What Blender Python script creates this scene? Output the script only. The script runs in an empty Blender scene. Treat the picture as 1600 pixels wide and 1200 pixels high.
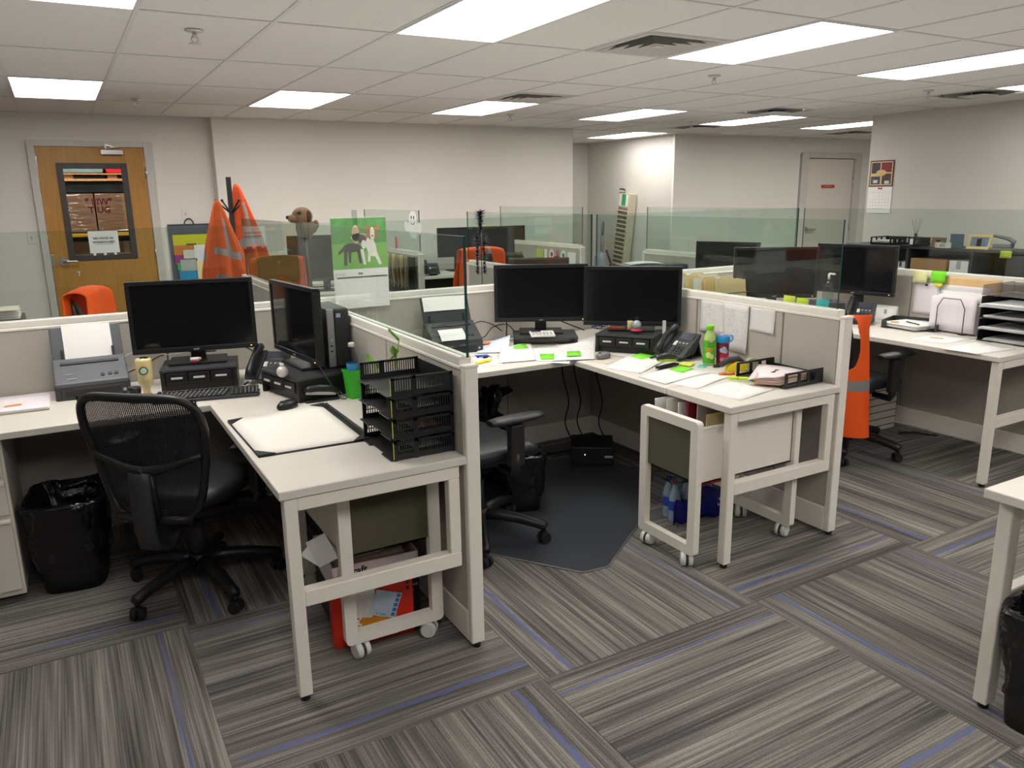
import bpy, bmesh, math, random
from mathutils import Vector, Matrix, noise
random.seed(7)
S = bpy.context.scene
COL = S.collection
PI = math.pi
R = math.radians

# ---------------------------------------------------------------- camera
cam_data = bpy.data.cameras.new('camera')
cam_data.sensor_fit = 'HORIZONTAL'; cam_data.sensor_width = 36.0
cam_data.lens = 36.0 * 1222.17 / 1600.0
cam_data.clip_start = 0.05; cam_data.clip_end = 60
cam = bpy.data.objects.new('camera', cam_data); COL.objects.link(cam)
_yaw, _pitch, _roll = -0.5158, 0.2362, 0.0154
_m = Matrix.Rotation(_yaw, 3, 'Z') @ Matrix.Rotation(-_pitch, 3, 'X') @ Matrix.Rotation(_roll, 3, 'Y')
_r, _f, _u = _m.col[0], _m.col[1], _m.col[2]
_c = Matrix((( _r[0], _u[0], -_f[0]), (_r[1], _u[1], -_f[1]), (_r[2], _u[2], -_f[2])))
cam.matrix_world = Matrix.Translation((0, 0, 1.6)) @ _c.to_4x4()
S.camera = cam

# ---------------------------------------------------------------- world, exposure
w = bpy.data.worlds.new('world'); S.world = w; w.use_nodes = True
w.node_tree.nodes['Background'].inputs[0].default_value = (0.8, 0.82, 0.85, 1)
w.node_tree.nodes['Background'].inputs[1].default_value = 0.02
S.view_settings.view_transform = 'Standard'; S.view_settings.look = 'None'
S.view_settings.exposure = 0.0; S.view_settings.gamma = 1.0
S.view_settings.use_curve_mapping = False
LAMP_STRENGTH = 12.5        # every ceiling light panel
LAMP_COLOR = (1.0, 0.965, 0.91)
_la = bpy.data.lights.new('ceiling_fill_light', 'AREA'); _la.shape = 'RECTANGLE'; _la.size = 9.5; _la.size_y = 9.0   # added unseen fill lamp, faces up to brighten the ceiling
_la.energy = 74; _la.color = (1.0, .97, .94)
_lo = bpy.data.objects.new('ceiling_fill_light', _la); COL.objects.link(_lo); _lo.location = (2.4, 2.4, 1.72); _lo.rotation_euler = (PI, 0, 0)

# ---------------------------------------------------------------- materials
def lin(c):
    return tuple((x/12.92 if x <= 0.04045 else ((x+0.055)/1.055)**2.4) for x in c)
def hexc(h):
    return lin(tuple(int(h[i:i+2], 16)/255 for i in (0, 2, 4)))
MATS = {}
def newmat(name):
    m = bpy.data.materials.new(name); m.use_nodes = True
    nt = m.node_tree; return m, nt, nt.nodes['Principled BSDF']
def N(nt, typ, **kw):
    n = nt.nodes.new(typ)
    for k, v in kw.items():
        if k.startswith('i_'):
            n.inputs[int(k[2:])].default_value = v
        else: setattr(n, k, v)
    return n
def mat(name, col, rough=0.5, metal=0.0, var=0.06, scale=30, bump=0.0, bscale=None, spec=0.5, coat=0.0, sheen=0.0, alpha=1.0, emit=0.0, trans=0.0):
    """plain procedural surface: noise varied colour, optional fine relief"""
    if name in MATS: return MATS[name]
    if isinstance(col, str): col = hexc(col)
    m, nt, b = newmat(name)
    tc = N(nt, 'ShaderNodeTexCoord')
    nz = N(nt, 'ShaderNodeTexNoise'); nz.inputs['Scale'].default_value = scale; nz.inputs['Detail'].default_value = 3
    nt.links.new(tc.outputs['Object'], nz.inputs['Vector'])
    mx = N(nt, 'ShaderNodeMix', data_type='RGBA')
    mx.inputs[6].default_value = (*[c*(1-var) for c in col], 1)
    mx.inputs[7].default_value = (*[min(1, c*(1+var)) for c in col], 1)
    nt.links.new(nz.outputs['Fac'], mx.inputs[0]); nt.links.new(mx.outputs[2], b.inputs['Base Color'])
    b.inputs['Roughness'].default_value = rough; b.inputs['Metallic'].default_value = metal
    b.inputs['Specular IOR Level'].default_value = spec
    b.inputs['Coat Weight'].default_value = coat; b.inputs['Sheen Weight'].default_value = sheen
    b.inputs['Alpha'].default_value = alpha; b.inputs['Transmission Weight'].default_value = trans
    if emit:
        nt.links.new(mx.outputs[2], b.inputs['Emission Color']); b.inputs['Emission Strength'].default_value = emit
    if bump:
        n2 = N(nt, 'ShaderNodeTexNoise'); n2.inputs['Scale'].default_value = bscale or scale*6; n2.inputs['Detail'].default_value = 4
        nt.links.new(tc.outputs['Object'], n2.inputs['Vector'])
        bp = N(nt, 'ShaderNodeBump'); bp.inputs['Strength'].default_value = bump; bp.inputs['Distance'].default_value = 0.01
        nt.links.new(n2.outputs['Fac'], bp.inputs['Height']); nt.links.new(bp.outputs['Normal'], b.inputs['Normal'])
    MATS[name] = m; return m

def math_n(nt, op, a, b=None, c=None):
    n = nt.nodes.new('ShaderNodeMath'); n.operation = op
    for i, v in enumerate((a, b, c)):
        if v is None: continue
        if isinstance(v, (int, float)): n.inputs[i].default_value = v
        else: nt.links.new(v, n.inputs[i])
    return n.outputs[0]

def carpet_mat():
    m, nt, b = newmat('carpet_stripes')
    tc = N(nt, 'ShaderNodeTexCoord'); oi = N(nt, 'ShaderNodeObjectInfo')
    sp = N(nt, 'ShaderNodeSeparateXYZ'); nt.links.new(tc.outputs['Object'], sp.inputs[0])
    s, t = sp.outputs[0], sp.outputs[1]
    rnd = math_n(nt, 'MULTIPLY', oi.outputs['Random'], 90.0)
    def nz(ks, kt, seed, det=2.0, rough=.6):
        cb = N(nt, 'ShaderNodeCombineXYZ')
        nt.links.new(math_n(nt, 'MULTIPLY', s, ks), cb.inputs[0])
        nt.links.new(math_n(nt, 'MULTIPLY', t, kt), cb.inputs[1])
        nt.links.new(math_n(nt, 'ADD', rnd, seed), cb.inputs[2])
        n = N(nt, 'ShaderNodeTexNoise'); n.inputs['Scale'].default_value = 1; n.inputs['Detail'].default_value = det
        n.inputs['Roughness'].default_value = rough
        nt.links.new(cb.outputs[0], n.inputs['Vector']); return n.outputs['Fac']
    broad = nz(9, .5, 0, 1); mid = nz(46, .9, 7, 1); fine = nz(150, 1.8, 13, 1); loop = nz(420, 260, 21, 1)
    v = math_n(nt, 'ADD', math_n(nt, 'MULTIPLY', broad, .6), math_n(nt, 'MULTIPLY', mid, .75))
    v = math_n(nt, 'ADD', v, math_n(nt, 'MULTIPLY', fine, .9))
    v = math_n(nt, 'ADD', v, math_n(nt, 'MULTIPLY', loop, .5))
    v = math_n(nt, 'MULTIPLY', v, 1/2.75)
    cr = N(nt, 'ShaderNodeValToRGB'); e = cr.color_ramp.elements
    e[0].position = .39; e[0].color = (*CARPET[0], 1)
    e[1].position = .60; e[1].color = (*CARPET[2], 1)
    k = cr.color_ramp.elements.new(.50); k.color = (*CARPET[1], 1)
    nt.links.new(v, cr.inputs[0])
    # ragged blue yarn lines near both long edges
    rag = math_n(nt, 'MULTIPLY', math_n(nt, 'SUBTRACT', nz(6, 7, 31, 3, .7), .5), .035)
    col = cr.outputs[0]
    for s0, wd, amt, sd in ((-.385, .011, .8, 41), (.40, .008, .55, 53)):
        d = math_n(nt, 'ABSOLUTE', math_n(nt, 'ADD', math_n(nt, 'SUBTRACT', s, s0), rag))
        inside = math_n(nt, 'LESS_THAN', d, wd)
        brk = math_n(nt, 'GREATER_THAN', nz(30, 3.0, sd, 2), .43)
        f = math_n(nt, 'MULTIPLY', math_n(nt, 'MULTIPLY', inside, brk), amt)
        mx = N(nt, 'ShaderNodeMix', data_type='RGBA'); mx.inputs[7].default_value = (*CARPET[3], 1)
        nt.links.new(f, mx.inputs[0]); nt.links.new(col, mx.inputs[6]); col = mx.outputs[2]
    nt.links.new(col, b.inputs['Base Color'])
    b.inputs['Roughness'].default_value = .95; b.inputs['Specular IOR Level'].default_value = .15
    bp = N(nt, 'ShaderNodeBump'); bp.inputs['Strength'].default_value = .35; bp.inputs['Distance'].default_value = .004
    nt.links.new(math_n(nt, 'ADD', loop, fine), bp.inputs['Height']); nt.links.new(bp.outputs[0], b.inputs['Normal'])
    return m
CARPET = ((.066, .061, .061), (.162, .150, .140), (.32, .297, .268), (.125, .145, .30))

def ceiling_mat():
    m, nt, b = newmat('mineral_ceiling_tile')
    tc = N(nt, 'ShaderNodeTexCoord')
    v = N(nt, 'ShaderNodeTexVoronoi'); v.inputs['Scale'].default_value = 30
    n = N(nt, 'ShaderNodeTexNoise'); n.inputs['Scale'].default_value = 12
    nt.links.new(tc.outputs['Object'], v.inputs['Vector']); nt.links.new(tc.outputs['Object'], n.inputs['Vector'])
    pit = math_n(nt, 'LESS_THAN', v.outputs['Distance'], .11)
    keep = math_n(nt, 'GREATER_THAN', n.outputs['Fac'], .5)
    f = math_n(nt, 'MULTIPLY', pit, keep)
    mx = N(nt, 'ShaderNodeMix', data_type='RGBA')
    mx.inputs[6].default_value = (.70, .675, .645, 1); mx.inputs[7].default_value = (.42, .40, .37, 1)
    nt.links.new(f, mx.inputs[0]); nt.links.new(mx.outputs[2], b.inputs['Base Color'])
    b.inputs['Roughness'].default_value = .9; b.inputs['Specular IOR Level'].default_value = .2
    return m

def fabric_mat(name, col, weave=900, var=.10, rough=.95):
    if isinstance(col, str): col = hexc(col)
    return mat(name, col, rough, 0, var, 260, bump=.25, bscale=weave, spec=.2, sheen=.15)

def glass_mat(name, tint, refl=1.0, rough=0.0):
    """thin clear sheet: tinted see-through plus Fresnel reflection"""
    m = bpy.data.materials.new(name); m.use_nodes = True; nt = m.node_tree; nt.nodes.clear()
    out = N(nt, 'ShaderNodeOutputMaterial'); tr = N(nt, 'ShaderNodeBsdfTransparent'); gl = N(nt, 'ShaderNodeBsdfGlossy')
    tr.inputs[0].default_value = (*tint, 1); gl.inputs['Roughness'].default_value = rough
    fr = N(nt, 'ShaderNodeFresnel'); ge = N(nt, 'ShaderNodeNewGeometry'); nt.links.new(math_n(nt, 'MULTIPLY_ADD', ge.outputs['Backfacing'], 1/1.45-1.45, 1.45), fr.inputs['IOR'])
    nz = N(nt, 'ShaderNodeTexNoise'); nz.inputs['Scale'].default_value = 3
    k = math_n(nt, 'MULTIPLY', fr.outputs[0], math_n(nt, 'MULTIPLY_ADD', nz.outputs['Fac'], .1*refl, .9*refl))
    mx = N(nt, 'ShaderNodeMixShader'); nt.links.new(k, mx.inputs[0])
    nt.links.new(tr.outputs[0], mx.inputs[1]); nt.links.new(gl.outputs[0], mx.inputs[2]); nt.links.new(mx.outputs[0], out.inputs[0])
    MATS[name] = m; return m

def print_mat(name, paper='f2efec', ink='8a8a90', rows=46, dens=.5, margin=.08, grid=0.0):
    """a printed form: rows of text-like dashes in UV space"""
    if name in MATS: return MATS[name]
    m, nt, b = newmat(name)
    uv = N(nt, 'ShaderNodeTexCoord'); sp = N(nt, 'ShaderNodeSeparateXYZ'); nt.links.new(uv.outputs['UV'], sp.inputs[0])
    u, v = sp.outputs[0], sp.outputs[1]
    rw = math_n(nt, 'MULTIPLY', v, rows)
    fr = math_n(nt, 'FRACT', rw); line = math_n(nt, 'LESS_THAN', math_n(nt, 'ABSOLUTE', math_n(nt, 'SUBTRACT', fr, .5)), .22)
    cb = N(nt, 'ShaderNodeCombineXYZ'); nt.links.new(math_n(nt, 'MULTIPLY', u, 26), cb.inputs[0])
    nt.links.new(math_n(nt, 'MULTIPLY', math_n(nt, 'FLOOR', rw), 3.7), cb.inputs[1])
    nz = N(nt, 'ShaderNodeTexNoise'); nz.inputs['Scale'].default_value = 1; nz.inputs['Detail'].default_value = 1
    nt.links.new(cb.outputs[0], nz.inputs['Vector'])
    nb = N(nt, 'ShaderNodeTexNoise'); nb.inputs['Scale'].default_value = 4; nt.links.new(uv.outputs['UV'], nb.inputs['Vector'])
    ink_on = math_n(nt, 'GREATER_THAN', math_n(nt, 'ADD', math_n(nt, 'MULTIPLY', nz.outputs['Fac'], .6), math_n(nt, 'MULTIPLY', nb.outputs['Fac'], .4)), 1-dens)
    f = math_n(nt, 'MULTIPLY', line, ink_on)
    for c in (u, v):
        f = math_n(nt, 'MULTIPLY', f, math_n(nt, 'GREATER_THAN', c, margin)); f = math_n(nt, 'MULTIPLY', f, math_n(nt, 'LESS_THAN', c, 1-margin))
    f = math_n(nt, 'MULTIPLY', f, .5)
    if grid:
        for c, k in ((u, 5), (v, 9)):
            g = math_n(nt, 'LESS_THAN', math_n(nt, 'FRACT', math_n(nt, 'MULTIPLY', c, k)), .03)
            f = math_n(nt, 'MAXIMUM', f, math_n(nt, 'MULTIPLY', g, grid))
    mx = N(nt, 'ShaderNodeMix', data_type='RGBA'); mx.inputs[6].default_value = (*hexc(paper), 1); mx.inputs[7].default_value = (*hexc(ink), 1)
    nt.links.new(f, mx.inputs[0]); nt.links.new(mx.outputs[2], b.inputs['Base Color']); b.inputs['Roughness'].default_value = .7
    MATS[name] = m; return m

def wood_mat(name, c1, c2, scale=3.0):
    m, nt, b = newmat(name)
    tc = N(nt, 'ShaderNodeTexCoord'); mp = N(nt, 'ShaderNodeMapping'); mp.inputs['Scale'].default_value = (9, 9, 1.0)
    nt.links.new(tc.outputs['Object'], mp.inputs[0])
    nz = N(nt, 'ShaderNodeTexNoise'); nz.inputs['Scale'].default_value = scale; nz.inputs['Detail'].default_value = 6; nz.inputs['Distortion'].default_value = 1.2
    nt.links.new(mp.outputs[0], nz.inputs['Vector'])
    cr = N(nt, 'ShaderNodeValToRGB'); cr.color_ramp.elements[0].position = .3; cr.color_ramp.elements[1].position = .75
    cr.color_ramp.elements[0].color = (*hexc(c1), 1); cr.color_ramp.elements[1].color = (*hexc(c2), 1)
    nt.links.new(nz.outputs['Fac'], cr.inputs[0]); nt.links.new(cr.outputs[0], b.inputs['Base Color']); b.inputs['Roughness'].default_value = .45
    MATS[name] = m; return m

def mesh_fabric_mat(name, col):
    """open woven chair mesh: holes really see through"""
    m = bpy.data.materials.new(name); m.use_nodes = True; nt = m.node_tree; b = nt.nodes['Principled BSDF']
    b.inputs['Base Color'].default_value = (*col, 1); b.inputs['Roughness'].default_value = .75
    tc = N(nt, 'ShaderNodeTexCoord'); sp = N(nt, 'ShaderNodeSeparateXYZ'); nt.links.new(tc.outputs['UV'], sp.inputs[0])
    a = math_n(nt, 'LESS_THAN', math_n(nt, 'FRACT', math_n(nt, 'MULTIPLY', sp.outputs[0], 62)), .34)
    c = math_n(nt, 'LESS_THAN', math_n(nt, 'FRACT', math_n(nt, 'MULTIPLY', sp.outputs[1], 120)), .42)
    hole = math_n(nt, 'MULTIPLY', a, c)
    nt.links.new(math_n(nt, 'SUBTRACT', 1.0, hole), b.inputs['Alpha'])
    MATS[name] = m; return m

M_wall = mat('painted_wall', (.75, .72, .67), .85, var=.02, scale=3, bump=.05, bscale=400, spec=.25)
M_wall_shaded = mat('painted_wall_shaded', (.60, .58, .54), .85, var=.02, scale=3, bump=.05, bscale=400, spec=.25)  # same wall paint, its colour darkened to stand for dimmer light there
M_tile = ceiling_mat()
M_grid = mat('ceiling_grid_white', (.60, .585, .56), .6, var=.03)
M_lam = mat('white_laminate', (.72, .68, .62), .42, var=.03, scale=14)
M_frame = mat('off_white_powder_coat', (.84, .795, .72), .45, var=.03, scale=40)
M_trim = mat('panel_trim_white', (.85, .81, .74), .45, var=.03, scale=40)
M_fab = fabric_mat('grey_panel_fabric', (.47, .435, .39))
M_fabd = fabric_mat('dark_panel_fabric', (.10, .09, .06))
M_pull = mat('silver_pull', (.72, .72, .71), .35, .25)
M_blk = mat('black_plastic', (.012, .012, .013), .42, var=.15, scale=60)
M_blk2 = mat('charcoal_plastic', (.035, .036, .04), .5, var=.12, scale=60, bump=.08, bscale=800)
M_rub = mat('black_rubber', (.010, .010, .011), .75, var=.15)
M_leather = mat('black_vinyl', (.014, .015, .019), .38, var=.15, scale=20, bump=.2, bscale=250)
M_steel = mat('brushed_steel', (.55, .55, .54), .32, 1.0, var=.06, scale=80)
M_chrome = mat('polished_metal', (.7, .7, .7), .15, 1.0, var=.03)
M_screen = mat('glossy_dark_screen', (.006, .0065, .008), .12, var=.1, scale=2, spec=.5)
M_paper = mat('plain_white_paper', (.84, .83, .82), .7, var=.02)
M_orange = mat('hi_vis_orange', (1.0, .105, .004), .75, var=.12, scale=18, bump=.15, bscale=500, emit=0.0)
M_orange2 = mat('faded_orange_mesh', (.70, .13, .03), .8, var=.2, scale=18, bump=.2, bscale=500)
M_silver = mat('reflective_grey_tape', (.30, .30, .31), .4, .3, var=.08)
M_green_n = mat('green_sticky_note', (.22, .82, .03), .7, var=.03)
M_yel_n = mat('yellow_sticky_note', (.80, .80, .08), .7, var=.03)
M_glass = glass_mat('clear_screen_glass', (.90, .945, .925), 1.0)
M_gedge = mat('glass_edge_teal', (.02, .075, .075), .15, var=.1)
M_bag = mat('black_bin_liner', (.007, .007, .008), .17, var=.2, scale=30, bump=.35, bscale=60)

# ---------------------------------------------------------------- mesh builder
class MB:
    def __init__(s): s.bm = bmesh.new(); s.uv = s.bm.loops.layers.uv.new('UVMap')
    def _fin(s, verts, b, mi, seg=2):
        faces = {f for v in verts for f in v.link_faces}
        if b:
            edges = list({e for v in verts for e in v.link_edges})
            r = bmesh.ops.bevel(s.bm, geom=edges, offset=b, segments=seg, affect='EDGES', profile=.6)
            faces = {f for f in r['faces']} | {f for f in faces if f.is_valid}
        for f in faces:
            if f.is_valid: f.material_index = mi
        return s
    def box(s, x0, x1, y0, y1, z0, z1, b=0, mi=0, m=None, seg=2):
        mt = Matrix.Translation(((x0+x1)/2, (y0+y1)/2, (z0+z1)/2)) @ Matrix.Diagonal((abs(x1-x0), abs(y1-y0), abs(z1-z0), 1))
        r = bmesh.ops.create_cube(s.bm, size=1, matrix=mt)
        if m is not None: bmesh.ops.transform(s.bm, matrix=m, verts=r['verts'])
        return s._fin(r['verts'], min(b, .49*min(abs(x1-x0), abs(y1-y0), abs(z1-z0))) if b else 0, mi, seg)
    def cyl(s, p0, p1, r0, r1=None, seg=16, mi=0, caps=True):
        r1 = r0 if r1 is None else r1
        return s.tube([p0, p1], [r0, r1], seg, mi, caps)
    def tube(s, pts, rad, seg=8, mi=0, caps=True, closed=False):
        pts = [Vector(p) for p in pts]; n = len(pts)
        rad = [rad]*n if isinstance(rad, (int, float)) else rad
        rings = []; up = None
        for i, p in enumerate(pts):
            if closed: t = pts[(i+1) % n]-pts[i-1]
            else: t = pts[min(i+1, n-1)]-pts[max(i-1, 0)]
            t.normalize()
            if up is None: up = Vector((0, 0, 1)) if abs(t.z) < .9 else Vector((1, 0, 0))
            a = t.cross(up)
            if a.length < 1e-5: a = t.cross(Vector((0, 1, 0)))
            a.normalize(); bb = a.cross(t).normalized(); up = bb
            rings.append([s.bm.verts.new(p + (a*math.cos(2*PI*k/seg) + bb*math.sin(2*PI*k/seg))*rad[i]) for k in range(seg)])
        m = n if closed else n-1
        for i in range(m):
            A, B = rings[i], rings[(i+1) % n]
            for k in range(seg):
                f = s.bm.faces.new((A[k], A[(k+1) % seg], B[(k+1) % seg], B[k])); f.smooth = True; f.material_index = mi
        if caps and not closed:
            for rg, fl in ((rings[0], True), (rings[-1], False)):
                f = s.bm.faces.new(rg[::-1] if not fl else rg); f.material_index = mi
        return s
    def bar(s, p0, p1, w, h, b=0, mi=0):
        """rectangular bar between two points, w across (horizontal), h vertical-ish"""
        p0, p1 = Vector(p0), Vector(p1); d = p1-p0; L = d.length; d.normalize()
        up = Vector((0, 0, 1)) if abs(d.z) < .95 else Vector((0, 1, 0))
        a = d.cross(up).normalized(); c = a.cross(d).normalized()
        m = Matrix((( a.x, d.x, c.x, 0), (a.y, d.y, c.y, 0), (a.z, d.z, c.z, 0), (0, 0, 0, 1)))
        m = Matrix.Translation((p0+p1)/2) @ m
        return s.box(-w/2, w/2, -L/2, L/2, -h/2, h/2, b, mi, m)
    def lathe(s, prof, seg=20, c=(0, 0, 0), mi=0, m=None, sx=1, sy=1):
        rings = []
        for r, z in prof:
            if r < 1e-6: rings.append([s.bm.verts.new((c[0], c[1], c[2]+z))])
            else: rings.append([s.bm.verts.new((c[0]+r*sx*math.cos(2*PI*k/seg), c[1]+r*sy*math.sin(2*PI*k/seg), c[2]+z)) for k in range(seg)])
        vs = [v for rg in rings for v in rg]
        for A, B in zip(rings, rings[1:]):
            for k in range(seg):
                j = (k+1) % seg
                if len(A) == 1 and len(B) == 1: continue
                if len(A) == 1: f = s.bm.faces.new((A[0], B[j], B[k]))
                elif len(B) == 1: f = s.bm.faces.new((A[k], A[j], B[0]))
                else: f = s.bm.faces.new((A[k], A[j], B[j], B[k]))
                f.smooth = True; f.material_index = mi
        if m is not None: bmesh.ops.transform(s.bm, matrix=m, verts=vs)
        return s
    def prism(s, poly, z0, z1, mi=0, b=0, m=None):
        """extrude a 2D polygon (x,y) from z0 to z1, then transform by m"""
        A = [s.bm.verts.new((x, y, z0)) for x, y in poly]; B = [s.bm.verts.new((x, y, z1)) for x, y in poly]
        n = len(poly)
        fs = [s.bm.faces.new(A[::-1]), s.bm.faces.new(B)]
        for i in range(n): fs.append(s.bm.faces.new((A[i], A[(i+1) % n], B[(i+1) % n], B[i])))
        for f in fs: f.material_index = mi
        if m is not None: bmesh.ops.transform(s.bm, matrix=m, verts=A+B)
        return s._fin(A+B, b, mi) if b else s
    def sheet(s, fn, nu=8, nv=8, th=0.0, mi=0, smooth=True):
        """grid surface fn(u,v)->xyz with thickness th and UVs"""
        g = [[s.bm.verts.new(fn(i/nu, j/nv)) for j in range(nv+1)] for i in range(nu+1)]
        fs = []
        for i in range(nu):
            for j in range(nv):
                f = s.bm.faces.new((g[i][j], g[i+1][j], g[i+1][j+1], g[i][j+1])); f.smooth = smooth; f.material_index = mi
                for l, (a, c) in zip(f.loops, ((i, j), (i+1, j), (i+1, j+1), (i, j+1))): l[s.uv].uv = (a/nu, c/nv)
                fs.append(f)
        if th:
            s.bm.normal_update()
            r = bmesh.ops.solidify(s.bm, geom=fs, thickness=th)
        return s
    def ball(s, c, r, sx=1, sy=1, sz=1, seg=16, mi=0, m=None):
        mt = Matrix.Translation(c) @ Matrix.Diagonal((r*sx, r*sy, r*sz, 1))
        if m is not None: mt = m @ mt
        r_ = bmesh.ops.create_uvsphere(s.bm, u_segments=seg, v_segments=max(6, seg//2+1), radius=1, matrix=mt)
        for v in r_['verts']:
            for f in v.link_faces: f.smooth = True; f.material_index = mi
        return s
    def build(s, name, mats, parent=None, loc=None, rot=None, recalc=True):
        if recalc: bmesh.ops.recalc_face_normals(s.bm, faces=s.bm.faces)
        me = bpy.data.meshes.new(name); s.bm.to_mesh(me); s.bm.free()
        for m in (mats if isinstance(mats, (list, tuple)) else [mats]): me.materials.append(m)
        o = bpy.data.objects.new(name, me); COL.objects.link(o)
        if parent is not None: o.parent = parent
        if loc is not None: o.location = loc
        if rot is not None: o.rotation_euler = rot
        return o

def tag(o, label, cat, group=None):
    o['label'] = label; o['category'] = cat
    if group: o['group'] = group
    return o
def thing(name, label, cat, loc=(0, 0, 0), rz=0, group=None):
    o = bpy.data.objects.new(name, None); COL.objects.link(o); o.empty_display_size = .05
    o.location = loc; o.rotation_euler = (0, 0, rz)
    return tag(o, label, cat, group)
def struct(o): o['kind'] = 'structure'; return o
def kids(o): return [c for c in bpy.data.objects if c.parent == o]
def dup(root, loc, rz, label, group=None):
    by = {}
    for c in bpy.data.objects:
        if c.parent: by.setdefault(c.parent.name, []).append(c)
    r = root.copy(); COL.objects.link(r); r.location = loc; r.rotation_euler = (0, 0, rz); r['label'] = label
    if group: r['group'] = group
    for ch in by.get(root.name, []):
        c = ch.copy(); COL.objects.link(c); c.parent = r
        for g in by.get(ch.name, []):
            d = g.copy(); COL.objects.link(d); d.parent = c
    return r
def text_obj(txt, size, name, m, parent=None, loc=(0, 0, 0), rot=(0, 0, 0), depth=.0004, align='CENTER', bold=0.0, space=1.0):
    """raised lettering, a real thin mesh"""
    cu = bpy.data.curves.new('lettering_curve', 'FONT'); cu.body = txt; cu.size = size; cu.extrude = depth; cu.align_x = align
    cu.offset = bold; cu.resolution_u = 2; cu.space_character = space; cu.align_y = 'CENTER'
    t = bpy.data.objects.new('tmp', cu); COL.objects.link(t)
    bpy.context.view_layer.update()
    me = bpy.data.meshes.new_from_object(t.evaluated_get(bpy.context.evaluated_depsgraph_get()))
    bpy.data.objects.remove(t); bpy.data.curves.remove(cu)
    me.materials.clear(); me.materials.append(m)
    o = bpy.data.objects.new(name, me); COL.objects.link(o); o.parent = parent; o.location = loc; o.rotation_euler = rot
    return o
# ---------------------------------------------------------------- floor
M_carpet = carpet_mat()
M_slab = mat('floor_underlay', (.05, .048, .046), .95)
floor = struct(MB().box(-5, 13, -9, 11.6, -.10, -.008).build('floor', M_slab))
floor['label'] = 'grey striped carpet tile floor laid quarter turned with blue yarn lines'
_tile = None
for i in range(-2, 9):
    for j in range(0, 10):
        x, y = .24+i+.5, 1.0+(j-1)+.5
        if _tile is None:
            _tile = MB().box(-.4997, .4997, -.4997, .4997, -.008, 0, .0010, seg=1).build('carpet_tile', M_carpet, floor); t = _tile
        else:
            t = _tile.copy(); COL.objects.link(t); t.parent = floor
        t.location = (x, y, 0); t.rotation_euler = (0, 0, (PI/2 if (i+j) % 2 == 0 else 0) + (PI if random.random() < .25 else 0))
struct(MB().box(-5, -1.765, -9, 11.6, -.008, -.0005).box(9.25, 13, -9, 11.6, -.008, -.0005).box(-1.765, 9.25, -9, -.01, -.008, -.0005).box(-1.765, 9.25, 10.0, 11.6, -.008, -.0005).build('floor_border', M_carpet))

# ---------------------------------------------------------------- ceiling: 2 x 4 ft lay-in grid
CZ = 2.437; GX, GY, TX, TY = .437, 4.136, .61, 1.22
ceiling = struct(MB().box(-5, 13, -9, 11.6, 2.50, 2.56).build('ceiling', M_tile))
ceiling['label'] = 'suspended ceiling of pale mineral tiles in a white grid'
lights = [(i, j) for j in (-10, -7, -4, -1, 2) for i in (-7, -4, -1, 2, 5, 8, 11, 14, 17)] + [(11, 4)]
vents_louvre = [(4, -.5), (5, 1.5)]; vents_plate = [(10, 1.5), (11, 0.0), (11, 3.0), (16, 3.0)]
half = {(4, -1): 0, (5, 1): 0, (10, 1): 0, (11, 0): 1, (11, 3): 1, (16, 3): 1}   # cell -> which half of the cell is left as tile
full_p = None; half_p = None
for i in range(-3, 19):
    for j in range(-4, 6):
        if (i, j) in lights: continue
        cx, cy = GX+TX*(i+.5), GY+TY*(j+.5)
        if (i, j) in half:
            yy = cy + (-TY/4 if half[(i, j)] == 0 else TY/4)
            if half_p is None: half_p = t = MB().box(-.298, .298, -.298, .298, 0, .012, .003, seg=1).build('ceiling_tile', M_tile, ceiling)
            else: t = half_p.copy(); COL.objects.link(t); t.parent = ceiling
            t.location = (cx, yy, CZ+.003)
        else:
            if full_p is None: full_p = t = MB().box(-.298, .298, -.603, .603, 0, .012, .003, seg=1).build('ceiling_tile', M_tile, ceiling)
            else: t = full_p.copy(); COL.objects.link(t); t.parent = ceiling
            t.location = (cx, cy, CZ+.003)
struct(MB().box(-5, GX-3*TX, -9, 11.6, CZ+.003, CZ+.015).box(GX-3*TX, GX+19*TX, -9, GY-4*TY, CZ+.003, CZ+.015).box(GX+19*TX, 13, -9, 11.6, CZ+.003, CZ+.015)
       .box(GX-3*TX, GX+19*TX, GY+6*TY, 11.6, CZ+.003, CZ+.015).build('ceiling_border', M_tile))
for i in range(-3, 20): MB().box(GX+TX*i-.011, GX+TX*i+.011, GY-4*TY, GY+6*TY, CZ-.001, CZ+.004).build('grid_bar', M_grid, ceiling)
for j in range(-4, 7): MB().box(GX-3*TX, GX+19*TX, GY+TY*j-.011, GY+TY*j+.011, CZ-.0015, CZ+.004).build('grid_bar', M_grid, ceiling)
for (i, j), h in half.items(): MB().box(GX+TX*i, GX+TX*(i+1), GY+TY*(j+.5)-.011, GY+TY*(j+.5)+.011, CZ-.0012, CZ+.004).build('grid_bar', M_grid, ceiling)

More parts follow.
